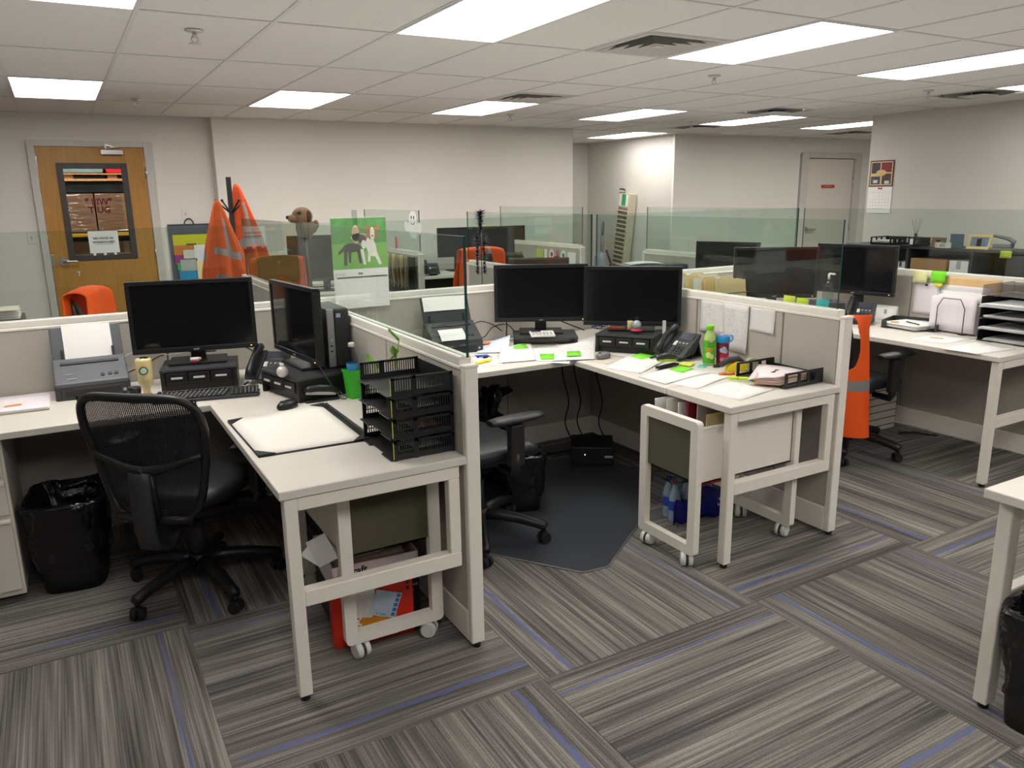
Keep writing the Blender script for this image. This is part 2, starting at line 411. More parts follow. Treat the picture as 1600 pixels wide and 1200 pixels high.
M_lamp = bpy.data.materials.new('lit_lamp_diffuser'); M_lamp.use_nodes = True
_nt = M_lamp.node_tree; _b = _nt.nodes['Principled BSDF']; _b.inputs['Base Color'].default_value = (.9, .9, .88, 1)
_b.inputs['Emission Color'].default_value = (*LAMP_COLOR, 1); _b.inputs['Emission Strength'].default_value = LAMP_STRENGTH
_vt = N(_nt, 'ShaderNodeTexVoronoi'); _vt.inputs['Scale'].default_value = 60
_bp = N(_nt, 'ShaderNodeBump'); _bp.inputs['Strength'].default_value = .1; _nt.links.new(_vt.outputs['Distance'], _bp.inputs['Height']); _nt.links.new(_bp.outputs[0], _b.inputs['Normal'])
lamp0 = None
LIGHT_LABEL = {(-1, -1): 'lit ceiling panel cut off at the top left corner of the room', (2, -1): 'large lit ceiling panel nearest the camera above the monitor desks',
    (5, -1): 'lit ceiling panel beside the nearer square louvred air vent', (8, -1): 'long lit ceiling panel right of the one beside the nearer vent',
    (11, -1): 'lit ceiling panel above the grey plate vent, cut off at the right edge', (-1, 2): 'lit ceiling panel above and left of the wooden door',
    (2, 2): 'lit ceiling panel over the back wall, second from the wooden door', (5, 2): 'lit ceiling panel touching the smaller louvred vent over the back wall',
    (8, 2): 'lit ceiling panel just in front of the end of the back wall', (11, 2): 'lit ceiling panel in front of the far recess, between two sprinklers',
    (14, 2): 'lit ceiling panel farthest right, half hidden behind the near wall corner', (11, 4): 'lit ceiling panel inside the recess past the back wall end'}
def make_lamp(loc, label):
    t = thing('ceiling_light', label, 'ceiling light', loc, 0, 'flat lit ceiling panels')
    f = MB()
    for a, b, c, d in ((-.303, .303, -.608, -.592), (-.303, .303, .592, .608), (-.303, -.287, -.592, .592), (.287, .303, -.592, .592)): f.box(a, b, c, d, -.004, .02)
    f.build('frame', M_grid, t)
    MB().box(-.287, .287, -.592, .592, .004, .01).build('diffuser', M_lamp, t)
    return t
for (i, j) in lights:
    loc = (GX+TX*(i+.5), GY+TY*(j+.5), CZ)
    lab = LIGHT_LABEL.get((i, j), 'lit flat ceiling panel outside the picture')
    if lamp0 is None: lamp0 = make_lamp(loc, lab)
    else: dup(lamp0, loc, 0, lab)

M_vent = mat('vent_metal', (.50, .48, .45), .5, var=.05); M_vdark = mat('vent_throat', (.03, .03, .03), .8)
def louvre(loc, label):
    t = thing('air_vent', label, 'vent', loc, 0, 'square louvred air vents')
    MB().box(-.29, .29, -.29, .29, .045, .052).build('throat', M_vdark, t)
    f = MB()
    for a, b in ((.303, .262),):
        f.box(-a, a, -a, -b, -.004, .012).box(-a, a, b, a, -.004, .012).box(-a, -b, -b, b, -.004, .012).box(b, a, -b, b, -.004, .012)
    f.build('frame', M_vent, t)
    for k, r in enumerate((.262, .202, .142, .082)):
        q = MB(); o, i_ = r, r-.044
        P = [[(sx*o, sy*o, -.006) for sx, sy in ((-1, -1), (1, -1), (1, 1), (-1, 1))], [(sx*i_, sy*i_, .030) for sx, sy in ((-1, -1), (1, -1), (1, 1), (-1, 1))], [(sx*(i_-.004), sy*(i_-.004), .032) for sx, sy in ((-1, -1), (1, -1), (1, 1), (-1, 1))], [(sx*(o-.004), sy*(o-.004), -.003) for sx, sy in ((-1, -1), (1, -1), (1, 1), (-1, 1))]]
        V = [[q.bm.verts.new(p) for p in ring] for ring in P]
        for A, B in ((V[0], V[1]), (V[1], V[2]), (V[2], V[3])):
            for e in range(4): q.bm.faces.new((A[e], A[(e+1) % 4], B[(e+1) % 4], B[e]))
        q.build('louvre_ring', M_vent, t)
    MB().box(-.03, .03, -.03, .03, -.006, .0, .003).build('centre_plate', M_vent, t)
def plate_vent(loc, label):
    t = thing('plate_vent', label, 'vent', loc, 0, 'flat plate air vents')
    MB().lathe([(0, .012), (.27, .012), (.285, .004), (.285, -.002), (.25, -.004), (.20, .006), (0, .006)], 32).build('cone', mat('dusty_vent_cone', (.13, .125, .12), .7), t)
    f = MB(); f.box(-.303, .303, -.303, -.285, -.003, .012).box(-.303, .303, .285, .303, -.003, .012).box(-.303, -.285, -.285, .285, -.003, .012).box(.285, .303, -.285, .285, -.003, .012).build('frame', M_vent, t)
    MB().box(-.12, .12, -.12, .12, -.02, -.012, .003).build('plate', M_grid, t)
    for sx in (-.1, .1): MB().box(sx-.004, sx+.004, -.004, .004, -.012, .008).build('bracket', M_vent, t)
for (i, j), l in zip(vents_louvre, ('larger nearer louvred ceiling vent beside the long light panel', 'smaller far louvred ceiling vent touching a light panel over the back wall')):
    louvre((GX+TX*(i+.5), GY+TY*(j+.25), CZ), l)
for (i, j), l in zip(vents_plate, ('dark plate vent in the far middle of the ceiling, before the recess', 'large dark plate vent at the right of the ceiling near the calendar wall', 'thin dark plate vent above the recess corner', 'dark ceiling vent farthest away beside the near wall corner')):
    plate_vent((GX+TX*(i+.5), GY+TY*(j+.25), CZ), l)
def sprinkler(loc, label):
    t = thing('sprinkler_head', label, 'sprinkler', loc, 0, 'ceiling sprinkler heads')
    MB().lathe([(0, .004), (.042, .003), (.045, -.004), (.02, -.014), (0, -.014)], 20).build('escutcheon', M_steel, t)
    MB().cyl((0, 0, -.012), (0, 0, -.035), .011).tube([(-.011, 0, -.03), (-.018, 0, -.045), (-.004, 0, -.062)], .003, 6).tube([(.011, 0, -.03), (.018, 0, -.045), (.004, 0, -.062)], .003, 6).build('body', M_steel, t)
    q = MB().lathe([(0, -.060), (.030, -.061), (.031, -.063), (0, -.064)], 16)
    q.build('deflector', M_steel, t)
for x, y, l in ((.73, 4.49, 'sprinkler head nearest the top left light panel'), (.72, 7.61, 'small sprinkler head above the wooden door side'), (4.36, 4.59, 'sprinkler head below the nearer louvred vent'),
                (6.76, 4.47, 'sprinkler head beside the large plate vent at the right'), (4.34, 7.61, 'sprinkler head just right of the far louvred vent light'), (6.85, 7.57, 'sprinkler head in front of the far recess')):
    sprinkler((x, y, CZ), l)

# ---------------------------------------------------------------- walls
ZT = 2.5
struct(MB().box(-5, -.155, 9.08, 9.20, 0, ZT).box(.935, 1.53, 9.08, 9.20, 0, ZT).box(-.155, .935, 9.08, 9.20, 2.175, ZT).build('wall_back_left', M_wall))
struct(MB().box(1.53, 6.04, 8.93, 9.20, 0, ZT).box(5.90, 6.04, 9.20, 11.5, 0, ZT).build('wall_back_right', M_wall))
struct(MB().box(6.04, 8.2, 11.40, 11.5, 0, ZT).build('wall_recess_back', M_wall_shaded))
struct(MB().box(8.02, 8.2, 9.24, 11.40, 0, ZT).build('wall_recess_side', M_wall_shaded))
struct(MB().box(8.02, 10.70, 9.20, 9.24, 0, ZT).box(12.24, 13, 9.20, 9.24, 0, ZT).box(10.70, 12.24, 9.20, 9.24, 2.2, ZT).build('wall_recess_front', M_wall))
struct(MB().box(8.45, 8.6, -9, 6.25, 0, ZT).build('wall_right', M_wall_shaded))
struct(MB().box(13, 13.1, -9, 11.5, 0, ZT).build('wall_far_right', M_wall))
struct(MB().box(-5.1, -5, -9, 11.5, 0, ZT).build('wall_left', M_wall))
struct(MB().box(-5, 13, -9.1, -9, 0, ZT).build('wall_front', M_wall))
for nm, b in (('baseboard_back', (-5, -.2, 9.07, 9.08)), ('baseboard_right', (8.44, 8.45, -9, 6.25)), ('baseboard_recess', (8.01, 8.02, 9.24, 11.4))):
    struct(MB().box(b[0], b[1], b[2], b[3], 0, .10, .003).build(nm, M_blk2))

# ---------------------------------------------------------------- wooden door with window
M_door = wood_mat('birch_door_veneer', 'a8762f', 'b98a44'); M_dframe = mat('door_frame_paint', (.56, .535, .50), .5, var=.02)
M_bronze = mat('dark_bronze_frame', (.05, .042, .038), .5, var=.1)
door = MB()
X0, X1, ZD = -.085, .862, 2.125; wx0, wx1, wz0, wz1 = .075, .69, 1.035, 1.972
for a, b, c, d in ((X0, wx0, .01, ZD), (wx1, X1, .01, ZD), (wx0, wx1, .01, wz0), (wx0, wx1, wz1, ZD)): door.box(a, b, 9.05, 9.095, c, d)
door = struct(door.build('door_1', M_door)); door['label'] = 'birch veneer door with a dark framed window in the back wall'
f = MB()
for a, b, c, d in ((wx0-.005, wx0+.05, wz0-.005, wz1+.005), (wx1-.05, wx1+.005, wz0-.005, wz1+.005), (wx0+.05, wx1-.05, wz0-.005, wz0+.05), (wx0+.05, wx1-.05, wz1-.05, wz1+.005)): f.box(a, b, 9.038, 9.10, c, d, .004)
f.build('window_frame', M_bronze, door)
MB().box(wx0+.045, wx1-.045, 9.066, 9.072, wz0+.045, wz1-.045).build('pane', glass_mat('door_glass', (.93, .95, .94), .35), door)
h = MB().cyl((.02, 9.052, 1.03), (.02, 9.040, 1.03), .045, .043, 24).cyl((.02, 9.04, 1.03), (.02, 8.99, 1.03), .016, .014).tube([(.015, 8.992, 1.03), (.05, 8.985, 1.032), (.13, 8.988, 1.026), (.145, 8.992, 1.02)], [.014, .012, .010, .009], 10)
h.build('lever_handle', M_steel, door)
MB().box(-.088, -.06, 9.044, 9.052, .98, 1.10, .002).build('latch_plate', M_steel, door)
MB().box(.122, .150, 9.040, 9.051, .915, .925, .002).box(.133, .141, 9.044, 9.051, .88, .916).build('door_stop_key', M_paper, door)
MB().box(.47, .67, 8.985, 9.05, 2.055, 2.105, .006).build('closer_body', M_steel, door)
MB().bar((.50, 9.0, 2.11), (.64, 9.02, 2.135), .02, .008, .002).bar((.52, 9.0, 2.115), (.52, 9.0, 2.165), .012, .012).bar((.52, 9.02, 2.15), (.60, 9.045, 2.13), .02, .008).build('closer_arm', M_steel, door)
for z in (1.88, 1.08, .25): MB().cyl((.868, 9.045, z-.055), (.868, 9.045, z+.055), .011, seg=10).build('hinge', M_steel, door)
fr = MB()
for a, b, c, d in ((-.155, X0-.006, 0, 2.185), (X1+.006, .935, 0, 2.185), (X0-.006, X1+.006, 2.132, 2.185)): fr.box(a, b, 9.035, 9.21, c, d, .004)
struct(fr.build('trim_1', M_dframe))
M_red = mat('red_window_lettering', hexc('6c101c'), .6, var=.08)
for tx, z, s in (('" !!IW"', 1.60, .085), ('T UG', 1.52, .085)):
    text_obj(tx, s, 'window_lettering', M_red, door, (.40, 9.064, z), (PI/2, 0, 0), bold=.004)
sg = tag(MB().box(.262, .532, 9.030, 9.0315, 1.098, 1.316).build('door_sign', M_paper), 'white paper sign taped across the lower part of the door window', 'sign')
for tx, z, s in (('NO FOOD IN', 1.243, .030), ('WAREHOUSE!!', 1.205, .030)):
    text_obj(tx, s, 'lettering', mat('black_ink', (.03, .03, .03), .7), sg, (.395, 9.0298, z), (PI/2, 0, 0), bold=.0012)
MB().box(.31, .48, 9.0292, 9.0299, 1.182, 1.185).build('underline', MATS['black_ink'], sg)
for x in (.30, .395, .49): MB().box(x-.012, x+.012, 9.033, 9.036, 1.075, 1.10).build('tape_tab', M_paper, sg)

# the store room seen through that window
M_carton = mat('brown_carton', hexc('8a6a52'), .75, var=.12, scale=8); M_carton2 = mat('darker_carton', hexc('75573f'), .75, var=.12, scale=8)
M_wrap = mat('dark_wrapped_bundle', (.05, .07, .09), .12, var=.5, scale=8, bump=.8, bscale=14); M_tealw = mat('teal_wrapped_bundle', (.16, .26, .27), .15, var=.4, scale=8, bump=.8, bscale=14)
M_pallet = wood_mat('pallet_wood', '9a7048', 'b58a5c')
struct(MB().box(-1.6, 2.4, 11.46, 11.5, 0, ZT).box(-1.6, -1.5, 9.2, 11.5, 0, ZT).box(2.3, 2.4, 9.2, 11.5, 0, ZT).build('wall_store_room', mat('store_room_wall', (.2, .19, .18), .8)))
la = bpy.data.lights.new('store_room_lamp', 'AREA'); la.shape = 'RECTANGLE'; la.size = 1.2; la.size_y = .5; la.energy = 26; la.color = (1, .95, .88)
lo = bpy.data.objects.new('store_room_lamp', la); COL.objects.link(lo); lo.location = (.4, 9.75, 2.42)
def carton(x0, x1, y0, y1, z0, z1, label, m, group='wrapped cartons in the store room'):
    t = thing('carton', label, 'box', ((x0+x1)/2, (y0+y1)/2, z0), 0, group); a, b, c = (x1-x0)/2, (y1-y0)/2, z1-z0
    MB().box(-a, a, -b, b, 0, c, .006).build('body', m, t)
    MB().box(-.028, .028, -b-.0015, -b+.001, 0, c).build('tape', mat('carton_tape', hexc('a08468'), .25), t)
for k, (x0, x1, z0, z1, l) in enumerate(((-.25, .40, 1.27, 1.695, 'wrapped brown carton seen upper left through the door window'), (.415, 1.02, 1.27, 1.695, 'wrapped brown carton seen upper right through the door window'), (-.30, .36, .62, 1.17, 'brown carton seen lower left behind the door sign'), (.375, .98, .60, 1.16, 'brown carton seen lower right behind the door sign'))):
    carton(x0, x1, 10.2, 10.9, z0, z1, l, M_carton if k < 2 else M_carton2)
for x0, x1, m, z0, z1, l in ((-.25, 1.02, M_wrap, 1.70, 1.825, 'dark plastic wrapped bundle lying on cartons behind the door window'), (-.3, .54, M_tealw, 1.915, 2.10, 'teal wrapped bundle on the pallet behind the door window')):
    tag(MB().box(x0, x1, 10.2, 10.9, z0, z1, .04).build('wrapped_bundle', m), l, 'bundle')
tag(MB().box(.56, 1.0, 10.2, 10.9, 1.915, 2.12, .04).build('wrapped_bundle', mat('red_wrapped_bundle', hexc('d02030'), .3, var=.3)), 'bright red wrapped bundle at top right behind the door window', 'bundle')
pl = thing('pallet', 'wooden pallet on the rack behind the door window', 'pallet', (.3, 10.52, 1.840), 0)
for x in (-.62, -.12, .32, .62): MB().box(x-.05, x+.05, -.33, .33, .015, .06).build('block', M_pallet, pl)
for y in (-.3, 0, .3):
    MB().box(-.68, .68, y-.06, y+.06, .06, .073).build('top_board', M_pallet, pl); MB().box(-.68, .68, y-.06, y+.06, 0, .015).build('bottom_board', M_pallet, pl)
rk = thing('storage_rack', 'yellow beamed storage rack behind the door window', 'rack', (0, 0, 0))
MB().box(-1.2, 2.0, 10.12, 10.17, 1.222, 1.258, .004).build('beam', mat('rack_yellow', hexc('e0a810'), .5), rk)
MB().box(-1.2, 2.0, 10.12, 10.17, 1.828, 1.84, .002).build('beam', M_pallet, rk)
for x in (-1.25, 2.0): MB().box(x, x+.08, 10.10, 10.18, 0, 2.3).build('upright', M_blk2, rk)
MB().box(-1.2, 2.0, 10.17, 10.95, 1.24, 1.265).build('shelf', M_blk2, rk); MB().box(-1.2, 2.0, 10.17, 10.95, 1.828, 1.838).build('shelf', M_pallet, rk)

M_film = glass_mat('stretch_film', (.96, .95, .94), 3.0, .10)
for x0, x1, l in ((-.24, .39, 'clear stretch film round the upper left store room carton'), (.425, 1.01, 'clear stretch film round the upper right store room carton')):
    rnd = random.Random(int(x1*10)); ph = [rnd.random()*6 for _ in range(6)]
    tag(MB().sheet(lambda u, v: (x0+(x1-x0)*u, 10.188+.006*math.sin(v*34+u*5+ph[0])+.004*math.sin(v*61-u*9+ph[1]), 1.28+.41*v), 14, 30).build('stretch_film', M_film), l, 'film')
# pale door at the far right
M_door2 = mat('beige_painted_door', (.66, .61, .55), .5, var=.02)
d2 = struct(MB().box(10.90, 12.05, 9.215, 9.25, .01, 2.12).build('door_2', M_door2)); d2['label'] = 'beige painted door with a small red sign'
f = MB()
for a, b, c, d in ((10.72, 10.89, 0, 2.22), (12.06, 12.22, 0, 2.22), (10.89, 12.06, 2.13, 2.22)): f.box(a, b, 9.17, 9.26, c, d, .004)
struct(f.build('trim_2', M_dframe))
MB().box(11.27, 11.60, 9.205, 9.214, 1.645, 1.70, .004).build('red_sign', mat('red_sign_plate', hexc('b8402e'), .5), d2)
text_obj('RESTRICTED', .026, 'lettering', mat('sign_pale_ink', hexc('e0a090'), .6), d2, (11.435, 9.204, 1.672), (PI/2, 0, 0))
MB().cyl((10.97, 9.214, .97), (10.97, 9.20, .97), .045).tube([(10.97, 9.20, .97), (10.97, 9.15, .97), (11.12, 9.145, .97)], .013).build('lever_handle', M_steel, d2)
for z in (1.85, 1.0): MB().cyl((12.055, 9.205, z-.07), (12.055, 9.205, z+.07), .014, seg=10).build('hinge', M_steel, d2)

# wall plates
def wall_plate(loc, label, switch=True):
    t = thing('light_switch', label, 'switch', loc)
    MB().box(-.037, .037, -.006, 0, -.06, .06, .003).build('plate', mat('switch_plate_white', (.72, .70, .67), .4), t)
    MB().box(-.009, .009, -.014, -.005, -.016, .016, .003).build('toggle', mat('switch_toggle', (.5, .48, .45), .4), t)
wall_plate((1.205, 9.08, 1.465), 'white light switch plate right of the wooden door')
wall_plate((-.225, 9.08, 1.27), 'pale wall plate left of the wooden door, seen through glass')
# ---------------------------------------------------------------- cubicle panels
PT = .026   # half thickness
def panel(label, axis, c, a0, a1, seams=(), post0=False, post1=False, z1=1.065, name='cubicle_panel'):
    """axis 'x': runs along x at y=c; axis 'y': runs along y at x=c"""
    L = a1-a0
    t = thing(name, label, 'partition', (a0, c, 0) if axis == 'x' else (c, a0, 0), 0 if axis == 'x' else PI/2, 'grey fabric cubicle panels')
    s = .032
    b0, b1 = (s if post0 else 0), L-(s if post1 else 0)
    if axis == 'y': pass
    edges = [b0] + [x-a0 for x in seams] + [b1]
    for e0, e1 in zip(edges, edges[1:]):
        MB().box(e0+.003, e1-.003, -.022, .022, .135, z1-.032, .004, seg=1).build('fabric_panel', M_fab, t)
    MB().box(b0, b1, -.012, .012, .03, z1-.03).build('core', M_blk2, t)
    MB().box(b0, b1, -PT, PT, .018, .135, .003, seg=1).build('base_plate', M_trim, t)
    MB().box(b0, b1, -PT, PT, z1-.034, z1-.020, .003, seg=1).box(b0+(.012 if post0 else 0), b1-(.012 if post1 else 0), -.024, .024, z1-.022, z1+.012, .006).build('top_cap', M_trim, t)
    for p, e in ((post0, 0), (post1, L-s)):
        if p:
            MB().box(e, e+s, -PT, PT, .018, z1-.022, .004, seg=1).box(e-.002, e+s+.002, -PT-.002, PT+.002, z1-.024, z1-.012, .003, seg=1).build('end_post', M_trim, t)
            MB().cyl((e+s/2, 0, 0), (e+s/2, 0, .02), .015).build('foot', M_blk, t)
    return t
def glass(label, axis, c, a0, a1, z0=1.077, z1=1.475):
    L = a1-a0; th = .005
    q = MB().box(0, L, -th, th, 0, z1-z0)
    q.bm.faces.ensure_lookup_table()
    for f in q.bm.faces: f.material_index = 0 if abs(f.normal.y) > .5 else 1
    o = q.build('glass_screen', [M_glass, M_gedge], None, (a0, c, z0) if axis == 'x' else (c, a0, z0), (0, 0, 0 if axis == 'x' else PI/2))
    return tag(o, label, 'glass screen', 'clear glass screens on the panels')
XA, XB, XC, YS = 1.140, 3.026, 4.970, 4.22
panel('long grey panel with white cap behind the left monitors', 'x', YS, -.72, XA-.027, (.40,))
panel('grey panel with white cap behind the middle pair of monitors', 'x', YS, XA+.027, XB-.027, (2.35,))
panel('grey panel with white cap behind the right cubicle monitors', 'x', YS, XB+.027, XC-.027, (4.0,))
panel('grey panel between the left and middle desks, ending in a white post', 'y', XA, 2.285, 4.26, (3.02, 3.70), True)
panel('grey panel right of the middle desk, papers pinned to it', 'y', XB, 2.265, 4.26, (2.62, 3.22,), True)
panel('grey panel beside the right desk, notes and envelope pinned to it', 'y', XC, 1.4, 4.26, (3.25,), True)
panel('grey panel running back beyond the left monitors toward the coat stand', 'y', XA, 4.262, 5.95, (5.05,), False, True)
panel('grey panel in the far middle row, behind the taller monitors', 'y', XB, 4.262, 6.05, (5.1,), False, True)
panel('grey panel in the far right row beyond the right monitors', 'y', XC, 4.262, 6.10, (5.1,), False, True)
panel('far panel by the back wall with hanging folders on it', 'y', 3.08, 7.20, 8.92, (8.0,), True)
panel('far panel by the back wall with pinned notes and badges', 'y', 4.86, 6.98, 8.92, (7.9,), True)
glass('glass on the panel behind the left monitors, before the wooden door', 'x', YS, -.72, 1.125)
glass('glass behind the middle monitors carrying the dog calendar', 'x', YS, XA+.02, XB-.02)
glass('long glass on the panel between the left and middle desks, teal end edge', 'y', XA-.005, 2.30, 5.80)
glass('glass on the panel right of the middle desk', 'y', XB-.005, 2.33, 4.19)
glass('glass on the far middle row panel, behind the purple garland', 'y', XB-.005, 4.25, 6.05)
glass('glass on the right cubicle panel, before the calendar wall', 'y', XC-.01, 1.45, 4.19)
glass('glass on the far right row panel, left edge by the time card rack', 'y', XC-.01, 4.25, 6.05)
glass('far glass by the back wall carrying the white ghost sticker', 'y', 3.08, 7.22, 8.80)
glass('far glass by the back wall above the pinned notes', 'y', 4.86, 7.0, 8.80)
glass('glass across the spine behind the right cubicle monitors', 'x', YS, XB+.02, XC-.04)

# ---------------------------------------------------------------- desks
def hframe(q, x0, x1, y0, xin=True, zr=.36):
    """open end frame in the plane y=y0: full outer leg, rails, short inner upright"""
    b = .003
    q.box(x0, x0+.042, y0, y0+.042, .02, .707, b, seg=1)
    q.box(x0+.042, x1, y0, y0+.036, .662, .707, b, seg=1)
    q.box(x0+.042, x1, y0, y0+.042, zr-.025, zr+.03, b, seg=1)
    q.box(x1-.042, x1, y0, y0+.036, zr+.03, .662, b, seg=1)
    return q
def slab(x0, x1, y0, y1, name='work_surface', par=None):
    return MB().box(x0, x1, y0, y1, .708, .737, .0025, seg=1).build(name, M_lam, par)
dk = thing('corner_desk', 'white L-shaped desk in the left cubicle with open end frame', 'desk', (0, 0, 0), 0, 'white L-shaped cubicle desks')
slab(.478, 1.112, 2.285, 3.497, par=dk); slab(-.72, 1.112, 3.503, 4.185, par=dk)
hframe(MB(), .492, 1.088, 2.293).build('end_frame', M_frame, dk)
MB().cyl((.513, 2.314, 0), (.513, 2.314, .022), .016).build('foot', M_blk, dk)
dk = thing('corner_desk', 'white L-shaped desk in the middle cubicle covered in papers', 'desk', (0, 0, 0), 0, 'white L-shaped cubicle desks')
slab(2.315, 2.996, 2.258, 2.655, par=dk); slab(2.315, 2.996, 2.660, 3.412, par=dk); slab(1.17, 2.996, 3.418, 4.185, par=dk)
hframe(MB(), 2.33, 2.975, 2.268).build('end_frame', M_frame, dk)
MB().cyl((2.351, 2.289, 0), (2.351, 2.289, .022), .016).build('foot', M_blk, dk)
dk = thing('corner_desk', 'white desk in the right cubicle holding the black tray tower', 'desk', (0, 0, 0), 0, 'white L-shaped cubicle desks')
slab(4.205, 4.936, 2.225, 3.42, par=dk); slab(3.56, 4.936, 3.425, 4.185, par=dk)
hframe(MB(), 4.225, 4.92, 2.235).build('end_frame', M_frame, dk)
MB().cyl((4.246, 2.256, 0), (4.246, 2.256, .022), .016).build('foot', M_blk, dk)
dk = thing('corner_desk', 'white desk corner on one leg nearest the camera at right edge', 'desk', (0, 0, 0), 0, 'white L-shaped cubicle desks')
slab(2.285, 3.05, -.3, 1.205, par=dk)
f = MB(); f.box(2.335, 2.39, 1.14, 1.182, .02, .707, .003, seg=1).box(2.39, 3.02, 1.145, 1.18, .662, .707, .003, seg=1).box(2.39, 3.02, 1.145, 1.182, .345, .40, .003, seg=1).box(2.96, 3.02, 1.145, 1.18, .40, .662, .003)
f.build('end_frame', M_frame, dk); MB().cyl((2.36, 1.16, 0), (2.36, 1.16, .022), .016).build('foot', M_blk, dk)
# ---------------------------------------------------------------- office equipment builders
M_ink = MATS['black_ink']; M_white_p = mat('white_plastic', (.72, .71, .69), .4, var=.03)
M_logo = mat('pale_logo_grey', (.38, .38, .39), .4)
M_led = mat('orange_power_led', (1, .35, .05), .4, emit=3.0); M_ledw = mat('white_power_led', (1, .95, .9), .4, emit=3.0); M_ledr = mat('red_power_led', (1, .03, .02), .4, emit=4.0)
M_bezel = mat('black_bezel', (.010, .0105, .012), .33, var=.1)
M_lcd = mat('phone_lcd', (.05, .06, .08), .15, var=.15, scale=40)
def monitor(label, loc, rz, zb, w=.556, h=.338, brand='acer', base=True, tilt=0.0, led=M_led, screen=None, group='24 inch black monitors'):
    """loc: foot of the stand; zb: height of the screen housing's lower edge above it"""
    t = thing('monitor', label, 'monitor', loc, rz, group)
    mt = Matrix.Translation((0, -.02, zb)) @ Matrix.Rotation(-tilt, 4, 'X')
    q = MB()
    b = .019
    q.box(-w/2, w/2, -.016, .010, 0, .024, .003, m=mt).box(-w/2, w/2, -.016, .010, h-b, h, .003, m=mt).box(-w/2, -w/2+b, -.016, .010, .024, h-b, .002, m=mt).box(w/2-b, w/2, -.016, .010, .024, h-b, .002, m=mt)
    q.build('bezel', M_bezel, t)
    MB().box(-w/2+.006, w/2-.006, .002, .022, .006, h-.006, .006, m=mt).box(-w*.3, w*.3, .02, .045, h*.2, h*.8, .012, m=mt).build('back_shell', M_blk, t)
    MB().box(-w/2+b-.001, w/2-b+.001, -.0115, .004, .023, h-b+.001, m=mt).build('screen', screen or M_screen, t)
    MB().box(-.034, .034, .045, .075, .012, zb+h*.5, .006).build('stand_neck', M_blk, t)
    if base: MB().box(-.13, .13, -.055, .125, 0, .014, .005).build('stand_base', M_blk, t)
    p = mt @ Vector((w/2-.03, -.017, .012)); MB().box(p.x-.003, p.x+.003, p.y-.001, p.y+.004, p.z-.0018, p.z+.0018).build('power_led', led, t)
    if brand:
        p = mt @ Vector((0, -.0165, .012)); text_obj(brand, .015, 'lettering', M_logo, t, p, (PI/2-tilt*-1, 0, 0), .0003, bold=.0004)
    return t
def riser(label, loc, rz, w=.33, d=.25, h=.105, drawers=True):
    t = thing('monitor_riser', label, 'monitor stand', loc, rz, 'black monitor risers with small drawers')
    MB().box(-w/2, w/2, -d/2, d/2, h-.014, h, .005).build('top', M_blk2, t)
    for sx in (-1, 1):
        MB().box(sx*(w/2-.012)-.010, sx*(w/2-.012)+.010, -d/2+.004, d/2-.004, 0, h-.014, .003).build('side', M_blk, t)
    if drawers:
        iw = (w-.05)/3
        MB().box(-w/2+.02, w/2-.02, -d/2+.02, -d/2+.03, .002, h-.014).build('inner_back', M_blk, t)
        for k in range(3):
            x0 = -w/2+.025+k*iw
            dr = MB().box(x0+.002, x0+iw-.002, -d/2-.002, d/2-.02, .040, h-.017, .003).build('drawer', M_blk, t)
            MB().box(x0+iw/2-.025, x0+iw/2+.025, -d/2-.009, -d/2-.0025, .060, .069, .002).build('drawer_pull', M_pull, dr)
    return t
def phone(label, loc, rz):
    t = thing('desk_phone', label, 'telephone', loc, rz, 'black desk phones')
    P = [(-.10, .012), (-.10, .0), (.05, .0), (.10, .012), (.10, .030), (.085, .125), (.065, .128)]   # side profile: y, z
    m = Matrix(((0, 0, 1, 0), (1, 0, 0, 0), (0, 1, 0, 0), (0, 0, 0, 1)))
    MB().prism([(-.105, .018), (-.105, .028), (.065, .130), (.078, .122), (.02, .03)], -.02, .095, 0, .004, m).build('body', M_blk2, t)
    MB().prism([(.0, .0), (.01, .0), (.055, .10), (.040, .10)], -.01, .085, 0, .002, m).prism([(.09, .0), (.105, .0), (.062, .11), (.05, .11)], -.01, .085, 0, .002, m).prism([(0, 0), (.105, 0), (.105, .01), (0, .01)], -.01, .085, 0, .002, m).build('stand', M_blk, t)
    sl = math.atan2(.102, .17); fm = Matrix.Translation((0, -.105, .0285)) @ Matrix.Rotation(sl, 4, 'X')
    MB().box(-.002, .078, .135, .188, .000, .003, .001, m=fm).build('display', M_lcd, t)
    for r in range(4):
        for c in range(3):
            MB().box(.006+c*.022, .020+c*.022, .018+r*.017, .028+r*.017, 0, .004, .0015, m=fm, seg=1).build('key', M_logo if False else M_blk, t)
    MB().box(-.014, .004, .083, .118, .0005, .0035, .001, m=fm).build('name_label', M_white_p, t)
    for c in range(3): MB().cyl(fm @ Vector((.02+c*.022, .105, 0)), fm @ Vector((.02+c*.022, .105, .004)), .006, seg=10).build('round_key', M_logo, t)
    hs = MB(); hm = fm
    pts = [hm @ Vector((-.052, y, z)) for y, z in ((-.012, .022), (.02, .034), (.06, .044), (.10, .046), (.14, .044), (.18, .036), (.205, .022))]
    hs.tube(pts, [.020, .022, .017, .016, .017, .022, .020], 12)
    hs.build('handset', M_blk, t)
    MB().prism([(-.095, .02), (-.10, .035), (.07, .135), (.08, .125), (.02, .03)], -.085, -.021, 0, .004, m).build('cradle', M_blk2, t)
    cord = [Vector((-.06+.004*math.cos(k*1.4), -.12-.0012*k, .012+.004*math.sin(k*1.4)+.004)) for k in range(44)]
    MB().tube(cord, .0018, 5).build('coiled_cord', M_rub, t)
    return t
